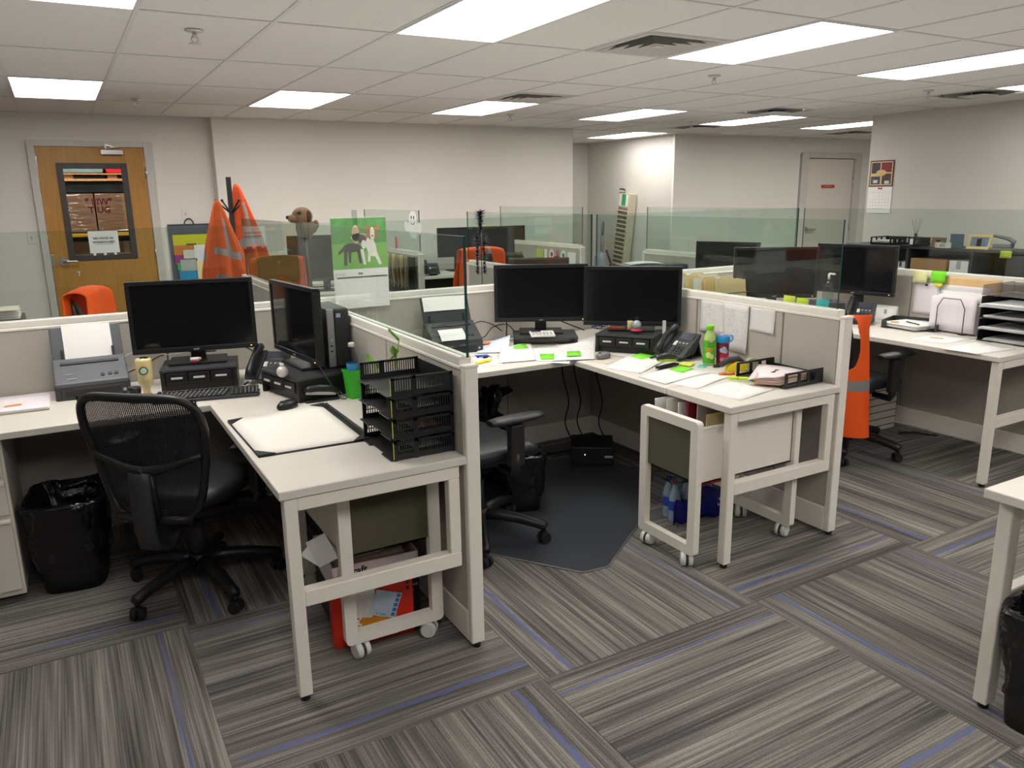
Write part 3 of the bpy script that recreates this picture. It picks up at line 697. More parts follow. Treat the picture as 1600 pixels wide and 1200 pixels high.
def keyboard(label, loc, rz, w=.44, d=.15):
    t = thing('keyboard', label, 'keyboard', loc, rz)
    m = Matrix.Rotation(R(3), 4, 'X')
    MB().box(-w/2, w/2, -d/2, d/2, .004, .018, .005, m=m).build('case', M_blk2, t)
    def keyrow(q, y, xs, kw):
        for x in xs: q.box(x-kw/2+.001, x+kw/2-.001, y-.0078, y+.0078, .017, .026, .002, m=m, seg=1)
    q = MB()
    for r in range(5): keyrow(q, -.055+r*.0195, [-.205+.004*r+k*.0195 for k in range(15)], .0185)
    keyrow(q, .056, [-.205+k*.0195 for k in range(15)], .0165)
    o = q.build('letter_keys', M_blk, t); o['kind'] = 'stuff'
    q = MB()
    for r in range(5): keyrow(q, -.055+r*.0195, [.105+k*.0195 for k in range(3)], .0185)
    o = q.build('arrow_keys', M_blk, t); o['kind'] = 'stuff'
    q = MB()
    for r in range(5): keyrow(q, -.055+r*.0195, [.163+k*.0165 for k in range(4)], .016)
    o = q.build('number_keys', M_blk, t); o['kind'] = 'stuff'
    q = MB(); random.seed(5)
    for r in range(5):
        for k in range(15): q.box(-.205+.004*r+k*.0195-.003, -.205+.004*r+k*.0195+.002, -.055+r*.0195-.001, -.055+r*.0195+.004, .0262, .0264, m=m)
        for k in range(4): q.box(.163+k*.0165-.003, .163+k*.0165+.002, -.055+r*.0195-.001, -.055+r*.0195+.004, .0262, .0264, m=m)
    o = q.build('key_legends', M_logo, t); o['kind'] = 'stuff'
    return t
def mouse(label, loc, rz, m=None):
    t = thing('computer_mouse', label, 'mouse', loc, rz)
    MB().lathe([(0, .002), (.9, .0), (1, .25), (.93, .55), (.7, .85), (.35, .98), (0, 1)], 20, m=Matrix.Diagonal((.031, .054, .034, 1))).build('shell', m or M_blk, t)
    MB().cyl((-.004, -.03, .030), (.004, -.03, .030), .007, seg=12).build('wheel', M_blk2, t)
    return t
def stapler(label, loc, rz, m2=None):
    t = thing('stapler', label, 'stapler', loc, rz, 'black desk staplers')
    MB().box(-.017, .017, -.075, .075, 0, .012, .004).build('base', M_blk, t)
    m = Matrix.Translation((0, .06, .016)) @ Matrix.Rotation(R(-8), 4, 'X')
    MB().box(-.010, .010, -.135, .0, .004, .018, .002, m=m).build('magazine', m2 or M_steel, t)
    MB().tube([m @ Vector(p) for p in ((0, .014, .016), (0, -.02, .030), (0, -.08, .032), (0, -.12, .026), (0, -.142, .018))], [.012, .017, .017, .016, .009], 10).build('arm', M_blk, t)
    return t
def scanner(label, loc, rz, body, paper_in, tray_paper=False):
    """sheet fed desktop scanner: low body, sloping hood, upright paper chute"""
    t = thing('document_scanner', label, 'scanner', loc, rz, 'sheet fed desktop scanners')
    m = Matrix(((0, 0, 1, 0), (1, 0, 0, 0), (0, 1, 0, 0), (0, 0, 0, 1)))
    MB().prism([(-.10, 0), (.08, 0), (.08, .06), (.06, .155), (.03, .165), (-.105, .075)], -.15, .15, 0, .006, m).build('body', body, t)
    MB().box(-.13, .13, -.108, -.098, .012, .05, .003).box(-.152, .152, -.104, .0, .0, .066, .004).build('lower_front', M_blk2, t)
    MB().box(-.11, .11, -.1092, -.107, .016, .042).build('exit_slot', M_blk, t)
    sl = math.atan2(.09, .135); fm = Matrix.Translation((0, -.105, .0755)) @ Matrix.Rotation(sl, 4, 'X')
    for k, x in enumerate((.045, .075, .10)): MB().cyl(fm @ Vector((x, .04, 0)), fm @ Vector((x, .04, .004)), .009, seg=14).build('button', M_blk, t)
    MB().box(-.105, -.075, .055, .059, .0005, .002, m=fm).box(-.10, -.06, .025, .029, .0005, .002, m=fm).build('marking', M_logo, t)
    MB().box(-.12, .12, .120, .133, 0, .006, .002, m=fm).build('feed_slot', M_blk, t)
    ch = Matrix.Translation((0, .045, .155)) @ Matrix.Rotation(R(68), 4, 'X')
    MB().box(-.146, .146, 0, .16, -.010, 0, .006, m=ch).build('paper_chute', body, t)
    for x in (-.105, .105): MB().box(x-.006, x+.006, .0, .05, 0, .012, .002, m=ch).build('paper_guide', M_blk, t)
    if paper_in:
        px0, px1, pv0, pv1 = (-.095, .105, -.015, .165) if not tray_paper else (-.135, .135, .075, .158)
        MB().sheet(lambda u, v: ch @ Vector((px0+(px1-px0)*u, pv0+(pv1-pv0)*v, .004+.004*math.sin(u*4))), 8, 6).build('loaded_sheet', print_mat('faint_form', ink='b8b8bc', rows=30, dens=.35), t)
    if tray_paper:
        MB().sheet(lambda u, v: fm @ Vector((-.10+.15*u, .0+.085*v, .006+.010*math.sin(v*2.4))), 6, 6).build('loaded_sheet', M_paper, t)
    MB().box(.12, .132, -.110, -.103, .018, .03).build('badge', M_logo, t)
    return t
def letter_tray(t, z, w, d, h, m, slots=True, rail=True, front_label=None, open_front=True):
    """one tier of a desk tray, local x across, front at -y"""
    f = MB().box(-w/2, w/2, -d/2, d/2, z, z+.004, .001, seg=1)
    f.build('tray_floor', m, t)
    return f
def cart(label, loc, rz, L=.62, W=.37, H=.668, caster_turn=.6):
    """mobile file cart: two rounded rectangular end frames on casters carrying a file bin; local x along its length, ends at -L/2, +L/2"""
    t = thing('file_cart', label, 'cart', loc, rz, 'off white rolling file carts')
    for sx in (-1, 1):
        x = sx*(L/2-.016)
        q = MB(); z0, z1, b = .062, H, .044
        def rr(w, h0, h1, r):
            P = []
            for cx, cy, a0 in ((w-r, h1-r, 0), (-w+r, h1-r, 90), (-w+r, h0+r, 180), (w-r, h0+r, 270)):
                for k in range(5): P.append((cx+r*math.cos(R(a0+k*22.5)), cy+r*math.sin(R(a0+k*22.5))))
            return P
        O, I = rr(W/2, z0, z1, .018), rr(W/2-b, z0+b, z1-b, .004)
        V = [[q.bm.verts.new((x+dx, y, z)) for y, z in pp] for dx in (-.016, .016) for pp in (O, I)]
        n = len(O)
        for A, B in ((V[0], V[1]), (V[3], V[2]), (V[2], V[0]), (V[1], V[3])):
            for k in range(n): q.bm.faces.new((A[k], A[(k+1) % n], B[(k+1) % n], B[k]))
        q.build('end_frame', M_frame, t)
        MB().box(x-.004, x+.004, -W/2+b-.002, W/2-b+.002, .40, H-b+.002).build('end_panel', M_fabd, t)
        for sy in (-1, 1):
            c = MB(); yy = sy*(W/2-.055); xx = x
            cm = Matrix.Translation((xx, yy, 0)) @ Matrix.Rotation(caster_turn+.35*sx*sy, 4, 'Z'); V_ = lambda a, b, c_: cm @ Vector((a, b, c_))
            c.cyl(V_(0, -.006, .031), V_(0, .006, .031), .029, seg=22).build('caster_core', M_blk2, t)
            for s_ in (-1, 1): MB().cyl(V_(0, s_*.006, .031), V_(0, s_*.024, .031), .031, .0305, 24).cyl(V_(0, s_*.024, .031), V_(0, s_*.027, .031), .0305, .024, 24).build('caster_wheel', M_white_p, t)
            MB().cyl((xx, yy, .045), (xx, yy, .066), .011).build('caster_stem', M_frame, t)
    q = MB(); x0, x1, y0, y1, z0, z1 = -L/2+.03, L/2-.03, -W/2+.02, W/2-.02, .385, H-.03
    q.box(x0, x1, y0, y0+.006, z0, z1).box(x0, x1, y1-.006, y1, z0, z1).box(x0, x1, y0, y1, z0, z0+.006).box(x0, x0+.006, y0, y1, z0, z1).box(x1-.006, x1, y0, y1, z0, z1)
    q.box(x0, x1, y0-.006, y0+.010, z1-.012, z1, .003).box(x0, x1, y1-.010, y1+.006, z1-.012, z1, .003)
    q.build('file_bin', M_frame, t)
    MB().box(x0+.03, x0+.085, y0-.0075, y0-.0055, z0+.022, z0+.034).build('name_plate', M_blk2, t)
    return t
def caster(t, a, r, z=.0):
    x, y = r*math.cos(a), r*math.sin(a)
    m = Matrix.Translation((x, y, 0)) @ Matrix.Rotation(a+.7, 4, 'Z')
    c = MB()
    for s in (-1, 1): c.cyl(m @ Vector((0, s*.006, .027)), m @ Vector((0, s*.026, .027)), .027, .024, 18)
    c.build('caster_wheel', M_rub, t)
    MB().box(-.022, .014, -.010, .010, .03, .056, .006, m=m).cyl((x, y, .05), (x, y, .078), .009).build('caster_fork', M_blk, t)
def chair_base(t, r=.315, a0=0.0, seat_z=.44):
    for k in range(5):
        a = a0+k*2*PI/5
        dx, dy = math.cos(a), math.sin(a)
        MB().tube([(dx*q, dy*q, z) for q, z in ((.02, .125), (.10, .128), (.20, .115), (.28, .095), (r, .085), (r+.012, .078))], [.030, .028, .025, .023, .024, .018], 10).build('base_leg', M_blk, t)
        caster(t, a, r)
    MB().cyl((0, 0, .085), (0, 0, .16), .05, .045, 20).build('base_hub', M_blk, t)
    MB().cyl((0, 0, .16), (0, 0, .30), .028, seg=16).cyl((0, 0, .30), (0, 0, seat_z-.05), .016, seg=14).build('gas_lift', M_blk2, t)
    MB().box(-.10, .10, -.12, .10, seat_z-.06, seat_z-.02, .012).tube([(.08, -.03, seat_z-.04), (.22, -.03, seat_z-.045)], .006, 6).build('tilt_mechanism', M_blk, t)
def cushion(q, w, d, z, th, puff=.02):
    """waterfall seat cushion"""
    for top in (1, 0):
        q.sheet(lambda u, v: ((u-.5)*w*(1-.10*abs(2*v-1)**3), (v-.5)*d*(1-.06*abs(2*u-1)**3), z + (th/2+puff*(1-(2*u-1)**4)*(1-(2*v-1)**4) if top else -th/2)*(1 if top else 1)), 12, 12)
    n = 13
    return q
def seat(t, w, d, z, m, th=.075):
    q = MB()
    prof = [(0, -.5), (.86, -.5), (.96, -.35), (1, -.05), (.97, .25), (.86, .45), (.55, .55), (0, .58)]
    seg = 40; rings = []
    for r, h in prof:
        ring = []
        for k in range(seg):
            a = 2*PI*k/seg; c, s_ = math.cos(a), math.sin(a)
            e = 2/4.2
            x = (abs(c)**e)*(1 if c >= 0 else -1)*r*w/2; y = (abs(s_)**e)*(1 if s_ >= 0 else -1)*r*d/2
            zz = z+h*th - (.035*max(0, (-y/(d/2))-.55)/.45 if True else 0) + .012*(x/(w/2))**2
            ring.append(q.bm.verts.new((x, y, zz)) if r else None)
        rings.append(ring if r else [q.bm.verts.new((0, 0, z+h*th))])
    for A, B in zip(rings, rings[1:]):
        for k in range(seg):
            j = (k+1) % seg
            if len(A) == 1: f = q.bm.faces.new((A[0], B[j], B[k]))
            elif len(B) == 1: f = q.bm.faces.new((A[k], A[j], B[0]))
            else: f = q.bm.faces.new((A[k], A[j], B[j], B[k]))
            f.smooth = True
    return q.build('seat', m, t)
def arm(t, sx, z=.66, w=.27, front=-.02):
    x = sx*w
    MB().tube([(sx*.16, front, .40), (x-.0*sx, front, .40), (x+sx*.012, front, .43), (x+sx*.012, front, .50)], [.018, .02, .022, .022], 10).build('arm_bracket', M_blk, t)
    MB().box(x+sx*.012-.02, x+sx*.012+.02, front-.04, front+.035, .44, z-.03, .010).box(x+sx*.012-.0215, x+sx*.012+.0215, front-.02, front+.015, z-.10, z-.092, .002).build('arm_post', M_blk, t)
    q = MB(); P = [(-.145, .030), (-.10, .042), (0, .046), (.08, .042), (.13, .030)]
    q.tube([(x+sx*.005, front+y, z-.008-.03*max(0, -y-.06)) for y, r in P], [r for y, r in P], 14)
    for v in q.bm.verts: v.co.z = (z-.008)+(v.co.z-(z-.008))*.42
    q.build('arm_pad', M_leather, t)
def mesh_chair(label, loc, rz, arms=True, a0=.3):
    """task chair; local front -y, mesh back at +y"""
    t = thing('task_chair', label, 'chair', loc, rz, 'black rolling task chairs')
    chair_base(t, a0=a0)
    seat(t, .50, .49, .475, M_leather)
    # back: curved frame of tubes with mesh web, lumbar bar and spine bracket
    def P(u, v):
        """u -1..1 across, v 0..1 up"""
        hw = .175 + .075*min(1, v*1.5)
        return Vector((u*hw, .235 + .05*v + .035*(1-u*u) - .02*math.sin(v*PI), .41+.50*v))
    rim = []
    for k in range(48):
        a = 2*PI*k/48; c, s_ = math.cos(a), math.sin(a); e = 2/5.5
        u = (abs(c)**e)*(1 if c >= 0 else -1); v = .5+.5*(abs(s_)**e)*(1 if s_ >= 0 else -1)
        rim.append(P(u, v))
    MB().tube(rim, .0165, 8, closed=True).build('back_frame', M_blk, t)
    MB().sheet(lambda a, b: P((2*a-1)*.985, .02+.96*b), 16, 16).build('mesh_web', mesh_fabric_mat('open_black_mesh', (.008, .008, .009)) if 'open_black_mesh' not in MATS else MATS['open_black_mesh'], t)
    lum = [P(u, .55-.14*(1-abs(u)**1.3)) + Vector((0, .022, 0)) for u in [-.98+.196*k for k in range(11)]]
    MB().tube(lum, [.010, .011, .013, .015, .019, .023, .019, .015, .013, .011, .010], 8).build('lumbar_bar', M_blk, t)
    q = MB()
    for sx in (-1, 1):
        q.tube([P(sx*.14, .40)+Vector((0, .025, 0)), P(sx*.16, .25)+Vector((0, .025, 0)), P(sx*.20, .03)+Vector((0, .015, 0))], [.017, .015, .014], 8)
    q.tube([P(u, .02)+Vector((0, .01, 0)) for u in (-.9, -.4, 0, .4, .9)], .017, 8)
    q.build('lower_yoke', M_blk, t)
    MB().cyl(P(0, .42)+Vector((0, .02, 0)), P(0, .42)+Vector((0, .052, 0)), .014, seg=14).build('lumbar_knob', M_blk, t)
    q = MB()
    pts = [(0, .325, .62), (0, .332, .50), (0, .33, .40), (0, .31, .31), (0, .22, .275), (0, .05, .40)]
    q.sheet(lambda u, v: (lambda i, fr: Vector(((u-.5)*.082, pts[i][1]*(1-fr)+pts[i+1][1]*fr, pts[i][2]*(1-fr)+pts[i+1][2]*fr)))(min(4, int(v*5)), v*5-min(4, int(v*5))), 2, 15, .022)
    q.build('back_spine', M_blk2, t)
    if arms:
        for sx in (-1, 1): arm(t, sx)
    return t
def pad_chair(label, loc, rz, top=.96, arms=True, a0=.3, arm_z=.66, back=True):
    t = thing('task_chair', label, 'chair', loc, rz, 'black rolling task chairs')
    chair_base(t, a0=a0); seat(t, .50, .48, .475, M_leather)
    if back:
        q = MB(); h = top-.56
        for s_ in (0, 1):
            q.sheet(lambda u, v: ((u-.5)*(.44-.10*abs(2*v-1)**3), .25+.05*v+.03*(1-(2*u-1)**2)-(.045 if s_ == 0 else -.01)*(1-(2*u-1)**6)*(1-(2*v-1)**6), .56+h*v), 12, 12)
        bmesh.ops.remove_doubles(q.bm, verts=q.bm.verts, dist=.002)
        q.build('backrest', M_leather, t)
        MB().tube([(0, .32, .72), (0, .335, .5), (0, .30, .40), (0, .08, .42)], [.03, .03, .028, .03], 8).build('back_spine', M_blk, t)
    if arms:
        for sx in (-1, 1): arm(t, sx, arm_z)
    return t
def bin_liner(label, loc, rz, w0, w1, d0, d1, h, seed=1, name='waste_bin', rim=True):
    """tapered waste bin under a crumpled black liner folded over the rim"""
    t = thing(name, label, 'bin', loc, rz, 'black waste bins with liners')
    rnd = random.Random(seed)
    def ring(q, w, d, z, n=36, e=.45, jit=0):
        out = []
        for k in range(n):
            a = 2*PI*k/n; c, s_ = math.cos(a), math.sin(a); j = 1+jit*(rnd.random()-.5)
            out.append(q.bm.verts.new(((abs(c)**e)*(1 if c >= 0 else -1)*w/2*j, (abs(s_)**e)*(1 if s_ >= 0 else -1)*d/2*j, z+jit*.12*(rnd.random()-.5))))
        return out
    def skin(q, rings):
        for A, B in zip(rings, rings[1:]):
            for k in range(len(A)):
                f = q.bm.faces.new((A[k], A[(k+1) % len(A)], B[(k+1) % len(A)], B[k])); f.smooth = True
    q = MB(); L = lambda f: (w0+(w1-w0)*f, d0+(d1-d0)*f)
    rs = [ring(q, *L(f), h*f) for f in (0, .25, .5, .75, 1)]
    skin(q, rs); q.bm.faces.new(rs[0][::-1]); q.build('bin_body', M_blk, t)
    q = MB(); K = [(.26, .006), (.30, .016), (.45, .020), (.60, .020), (.75, .024), (.88, .026), (.95, .032), (1.0, .026), (1.02, .0), (.98, -.02), (.88, -.045), (.7, -.06), (.55, -.07)]
    rs = []; M_ = 44
    for i in range(M_+1):
        x = i/M_*(len(K)-1); j = min(len(K)-2, int(x)); fr = x-j
        f, g = K[j][0]*(1-fr)+K[j+1][0]*fr, K[j][1]*(1-fr)+K[j+1][1]*fr
        a_, b_ = L(min(f, 1)); rg = ring(q, a_+g, b_+g, h*f, 110, .45, 0)
        amp = .017 if x < 8 else .028
        for v in rg:
            p = Vector(v.co); s1 = noise.noise(Vector((p.x*13, p.y*13, p.z*11+seed))); s2 = abs(noise.noise(Vector((p.x*38, p.y*38, p.z*26+seed*3)))); s3 = noise.noise(Vector((p.x*70, p.y*70, p.z*110+seed)))
            n_ = Vector((p.x, p.y, 0)).normalized()
            v.co = p + n_*(amp*s1*1.1 - amp*1.1*s2 + amp*.25*s3) + Vector((0, 0, (.012*s1+.014*s2 if x > 5 else .004*s1)))
        rs.append(rg)
    skin(q, rs); o = q.build('bin_liner', M_bag, t)
    return t
# ---------------------------------------------------------------- paper helpers
def paper(label, P, z, m=None, lift=None, cat='paper', name='paper_sheet', group=None, th=.0007, nu=6, nv=6):
    """P: corners p00, p10, p11, p01 on the desk; lift(u,v): extra height"""
    P = [Vector((*p, z)) for p in P]; c = sum(P, Vector())/4
    f = lambda u, v: (P[0]*(1-u)*(1-v)+P[1]*u*(1-v)+P[2]*u*v+P[3]*(1-u)*v) - c + Vector((0, 0, (lift(u, v) if lift else 0)))
    o = MB().sheet(f, nu, nv, th).build(name, m or M_paper, None, c)
    return tag(o, label, cat, group)
def stack(label, P, z, n, m, step=.0018, cat='paper', name='paper_stack', jit=.006):
    t = thing(name, label, cat, (0, 0, 0))
    rnd = random.Random(len(label))
    for k in range(n):
        dx, dy = (rnd.random()-.5)*jit*2, (rnd.random()-.5)*jit*2
        V = [Vector((x+dx, y+dy, z+k*step)) for x, y in P]
        MB().sheet(lambda u, v: V[0]*(1-u)*(1-v)+V[1]*u*(1-v)+V[2]*u*v+V[3]*(1-u)*v, 4, 4, .0012).build('sheet', m if not isinstance(m, (list, tuple)) else m[k % len(m)], t)
    return t
def cable(label, pts, r=.003, m=None, name='cable', cat='cable'):
    P = [Vector(p) for p in pts]; out = []
    for i in range(len(P)-1):
        a, b, c, d = P[max(i-1, 0)], P[i], P[i+1], P[min(i+2, len(P)-1)]
        for k in range(6):
            s = k/6
            out.append(.5*((2*b)+(c-a)*s+(2*a-5*b+4*c-d)*s*s+(3*b-a-3*c+d)*s**3))
    out.append(P[-1])
    return tag(MB().tube(out, r, 6).build(name, m or M_rub), label, cat)
def marker(label, loc, rz, m, L=.115, r=.0075, name='highlighter_pen'):
    t = thing(name, label, 'pen', loc, rz)
    MB().cyl((0, -L/2, r), (0, L*.12, r), r, seg=10).build('barrel', m, t)
    MB().cyl((0, L*.12, r), (0, L/2, r), r*1.08, r*.95, 10).build('pen_cap', m, t)
    return t
F_form = print_mat('printed_form', ink='8f8f98', rows=44, dens=.52, grid=.35)
F_form2 = print_mat('printed_form_light', ink='a8a4b4', rows=36, dens=.45, grid=.25)
F_list = print_mat('printed_list', ink='8a8a8e', rows=60, dens=.46)

# ---------------------------------------------------------------- left cubicle, on the desk
DZ = .737
M_scan = mat('scanner_slate_grey', (.095, .10, .112), .42, var=.06, scale=40)
M_scan2 = mat('scanner_black', (.030, .032, .036), .42, var=.06, scale=40)
scanner('slate grey sheet scanner holding a white page at the left desk', (.052, 4.04, DZ), R(0), M_scan, True)
monitor('wide black monitor facing the mesh chair in the left cubicle', (.51, 3.955, DZ+.105), R(-11.5), .062)
riser('black three drawer riser under the wide left monitor', (.515, 3.945, DZ), R(-12), .34, .26)
monitor('black monitor turned sideways at the corner of the left desk', (.918, 3.60, DZ+.105), R(-84), .046, brand='acer')
riser('black riser under the sideways monitor, silver pulls to the left', (.935, 3.515, DZ), R(-75.5), .34, .34)
phone('black desk phone between the two left monitors', (.815, 3.86, DZ), R(-32))
keyboard('black keyboard lying in front of the left three drawer riser', (.495, 3.66, DZ), R(-12))
mouse('black mouse beside the desk blotter', (.755, 3.27, DZ), R(-62))
stapler('black stapler with steel magazine lying by the left desk riser', (.915, 3.305, DZ), R(-88))
# small form factor computer
t = thing('desktop_computer', 'slim black and silver computer standing behind the sideways monitor', 'computer', (1.055, 3.47, DZ+.106), R(0))
MB().box(-.05, .05, -.0, .28, .004, .27, .004).build('case', M_blk, t)
MB().box(-.05, -.018, -.012, .002, .004, .27, .003).build('silver_front', mat('silver_plastic', (.42, .42, .43), .35, .4), t)
MB().box(-.016, .052, -.016, .002, .004, .27, .012).build('black_front', M_blk2, t)
MB().box(-.008, .012, -.0175, -.0155, .232, .25).build('badge', mat('pale_blue_badge', hexc('b8c8e0'), .4), t)
for z in (.10, .075): MB().box(-.043, -.030, -.0135, -.0115, z, z+.006).build('port', M_blk, t)
MB().cyl((-.036, -.0118, .13), (-.036, -.014, .13), .006, seg=12).build('power_button', M_chrome, t)
# bottle, jar, cup
t = thing('coffee_bottle', 'glass bottle of creamy coffee standing upside down by the riser', 'bottle', (.258, 3.79, DZ))
m_cof = mat('creamy_coffee', hexc('d8c58c'), .25, var=.05, coat=.4)
MB().lathe([(0, 0), (.016, 0), (.0165, .035), (.02, .05), (.034, .085), (.0355, .095), (.0355, .172), (.033, .18), (.026, .184), (0, .182)], 24).build('body', m_cof, t)
MB().lathe([(0, -.0005), (.0185, -.0005), (.0188, .020), (.0175, .022)], 20).build('bottle_cap', mat('copper_cap', hexc('b88a60'), .35, .3), t)
em = MB().cyl((-.006, -.0352, .132), (-.006, -.037, .132), .019, seg=24).build('green_emblem', mat('emblem_green', hexc('2f5b45'), .5), t)
MB().cyl((-.006, -.0368, .132), (-.006, -.0376, .132), .0135, seg=20).build('emblem_centre', mat('emblem_pale', hexc('b9d0c2'), .5), em)
MB().lathe([(.004, .1845), (.022, .1855), (.024, .184)], 20).build('base_ring', M_chrome, t)
t = thing('spice_jar', 'small clear jar with a black lid left of the coffee bottle', 'jar', (.205, 3.72, DZ))
MB().lathe([(0, 0), (.022, 0), (.026, .004), (.026, .042), (.022, .046), (0, .046)], 20).build('body', mat('smoky_jar', hexc('7c7a66'), .12, var=.3, scale=60, coat=.5), t)
MB().lathe([(0, .046), (.0255, .046), (.0262, .048), (.0262, .070), (.024, .073), (0, .073)], 20).build('lid', M_blk, t)
t = thing('lip_balm', 'tiny pink and white tube on the foot of the wide left monitor', 'toy', (.487, 3.905, DZ+.12), R(-12))
MB().cyl((-.018, 0, .012), (.02, 0, .012), .010, seg=14).build('tube', M_white_p, t); MB().box(-.014, .012, -.012, .004, 0, .012, .003).build('pink_body', mat('pink_plastic', hexc('c83c64'), .4), t)
MB().ball((.024, 0, .013), .008).build('cap', mat('gold_cap', hexc('c8a060'), .4), t)
t = thing('snow_globe', 'small white glass globe on the riser under the sideways monitor', 'ornament', (.775, 3.40, DZ+.105))
MB().ball((0, 0, .026), .026).build('globe', mat('milky_globe', hexc('d8d2cc'), .15, var=.2, scale=60, coat=.5), t); MB().lathe([(0, .048), (.010, .047), (.009, .062), (0, .064)], 14).build('stopper', M_white_p, t)
t = thing('green_cup', 'bright green square cup holding a water bottle', 'cup', (1.055, 3.285, DZ), R(8))
mg = mat('bright_green_plastic', hexc('46c838'), .4, var=.04)
q = MB(); hs = [(.026, 0), (.034, .118), (.038, .119), (.038, .128), (.0325, .128), (.025, .006)]
rs = [[q.bm.verts.new((sx*r, sy*r, z)) for sx, sy in ((-1, -1), (1, -1), (1, 1), (-1, 1))] for r, z in hs]
for A, B in zip(rs, rs[1:]):
    for k in range(4): q.bm.faces.new((A[k], A[(k+1) % 4], B[(k+1) % 4], B[k]))
q.bm.faces.new(rs[0][::-1]); q.bm.faces.new(rs[-1]); q.build('body', mg, t)
m_clear = glass_mat('clear_bottle_plastic', (.80, .86, .86), 1.5, .05)
t = thing('water_bottle', 'clear water bottle with white cap standing in the green cup', 'bottle', (1.055, 3.285, DZ+.008))
MB().lathe([(0, 0), (.023, .0), (.024, .01), (.026, .15), (.024, .175), (.013, .20), (.0115, .222)], 20).build('body', m_clear, t)
MB().lathe([(.0262, .115), (.0268, .150)], 20).build('label', mat('sky_blue_label', hexc('4a9ede'), .45), t)
MB().lathe([(0, .222), (.0145, .222), (.0145, .238), (.012, .24), (0, .24)], 16).build('bottle_cap', M_white_p, t)
# plant sprig behind the tray stack
t = thing('potted_sprig', 'green leafy sprig in a small dark pot behind the tray stack', 'plant', (1.065, 2.80, DZ))
m_leaf = mat('leaf_green', hexc('7cae3c'), .5, var=.25, scale=30)
MB().lathe([(0, 0), (.028, 0), (.036, .075), (.033, .075), (.026, .01)], 18).build('pot', M_blk2, t)
MB().tube([(0, 0, .06), (.01, -.02, .18), (-.005, -.03, .26), (.012, -.035, .34)], [.004, .004, .0035, .002], 6).tube([(0, 0, .06), (-.03, .06, .18), (-.05, .10, .22)], [.003, .003, .002], 6).build('stem', m_leaf, t)
for (x, y, z), a, s_ in (((.012, -.035, .335), 1.2, .055), ((-.006, -.028, .27), 2.6, .06), ((-.02, .0, .25), 4.2, .055), ((-.05, .10, .22), .4, .05), ((-.03, .06, .2), 2.2, .05)):
    MB().sheet(lambda u, v: Vector((x, y, z)) + Matrix.Rotation(a, 3, 'Z') @ Vector(((u-.5)*.03*math.sin(PI*min(1, v+.02)), v*s_*.7, v*s_*.8+.006*math.cos(u*6))), 4, 6, .0008).build('leaf', m_leaf, t)
# tray stack
def tray_tower(label, loc, rz, w, d, tiers, pitch, top_m=None, slots=True, notes=()):
    t = thing('letter_tray_tower', label, 'letter tray', loc, rz, 'black stacked letter trays')
    for k in range(tiers):
        z = k*pitch; m = M_blk if not (top_m and k == tiers-1) else top_m
        MB().box(-w/2, w/2, -d/2, d/2, z+.002, z+.006, .001, seg=1).box(-w/2, -.06, -d/2-.012, -d/2, z+.002, z+.007, .001, seg=1).box(.06, w/2, -d/2-.012, -d/2, z+.002, z+.007, .001, seg=1).build('tray_floor', m, t)
        for sx in (-1, 1):
            q = MB(); a, b = (sx*w/2-.0015, sx*w/2+.0015); h = pitch-.006
            if slots:
                q.box(a-.0007, b+.0007, -d/2, d/2, z+.002, z+.022).box(a-.001, b+.001, -d/2, d/2, z+h-.008, z+h)
                n = 26
                for i in range(n): yy = -d/2+.004+(d-.008)*i/(n-1); q.box(a, b, yy-.0016, yy+.0016, z+.02, z+h-.006)
                q.box(a-.001, b+.001, -d/2, -d/2+.012, z, z+h).box(a-.001, b+.001, d/2-.012, d/2, z, z+h).box(a-.001, b+.001, -d/2+.075, -d/2+.09, z, z+h)
            else:
                q.box(a, b, -d/2, d/2, z+.002, z+h)
            q.build('side_wall', m, t)
        q = MB().box(-w/2, w/2, d/2-.003, d/2, z+.002, z+pitch-.012).build('back_wall', m, t)
        for sx in (-1, 1):
            if slots and k < tiers-1:
                q = MB(); x = sx*(w/2+.004); y0, y1, z0, z1 = -d/2+.014, -d/2+.072, z+.034, z+.058
                q.box(x-.002, x+.002, y0, y1, z0, z0+.003).box(x-.002, x+.002, y0, y1, z1-.003, z1).box(x-.002, x+.002, y0, y0+.003, z0, z1).box(x-.002, x+.002, y1-.003, y1, z0, z1); q.build('label_holder', M_blk2, t)
    return t
tw = tray_tower('black four tier letter tray tower at the end of the left desk', (.996, 2.518, DZ), R(-90), .30, .225, 4, .073)
for k in range(4):
    MB().box(.151, .1535, -.1145, -.1125, .073*k+.008, .073*k+.066).build('lime_edge', mat('lime_edge_label', hexc('c8cc4a'), .6), tw)
for k, (zz, mm) in enumerate(((.010, M_paper), (.083, mat('pink_paper', hexc('e0a8a0'), .7)), (.156, M_paper))):
    paper(('white page in the lowest tier of the left tray tower', 'pink slips in the second tier of the left tray tower', 'white slips in the third tier of the left tray tower')[k], [(.99, 2.42), (.96, 2.63), (1.08, 2.64), (1.09, 2.43)], DZ+zz+.004, mm)
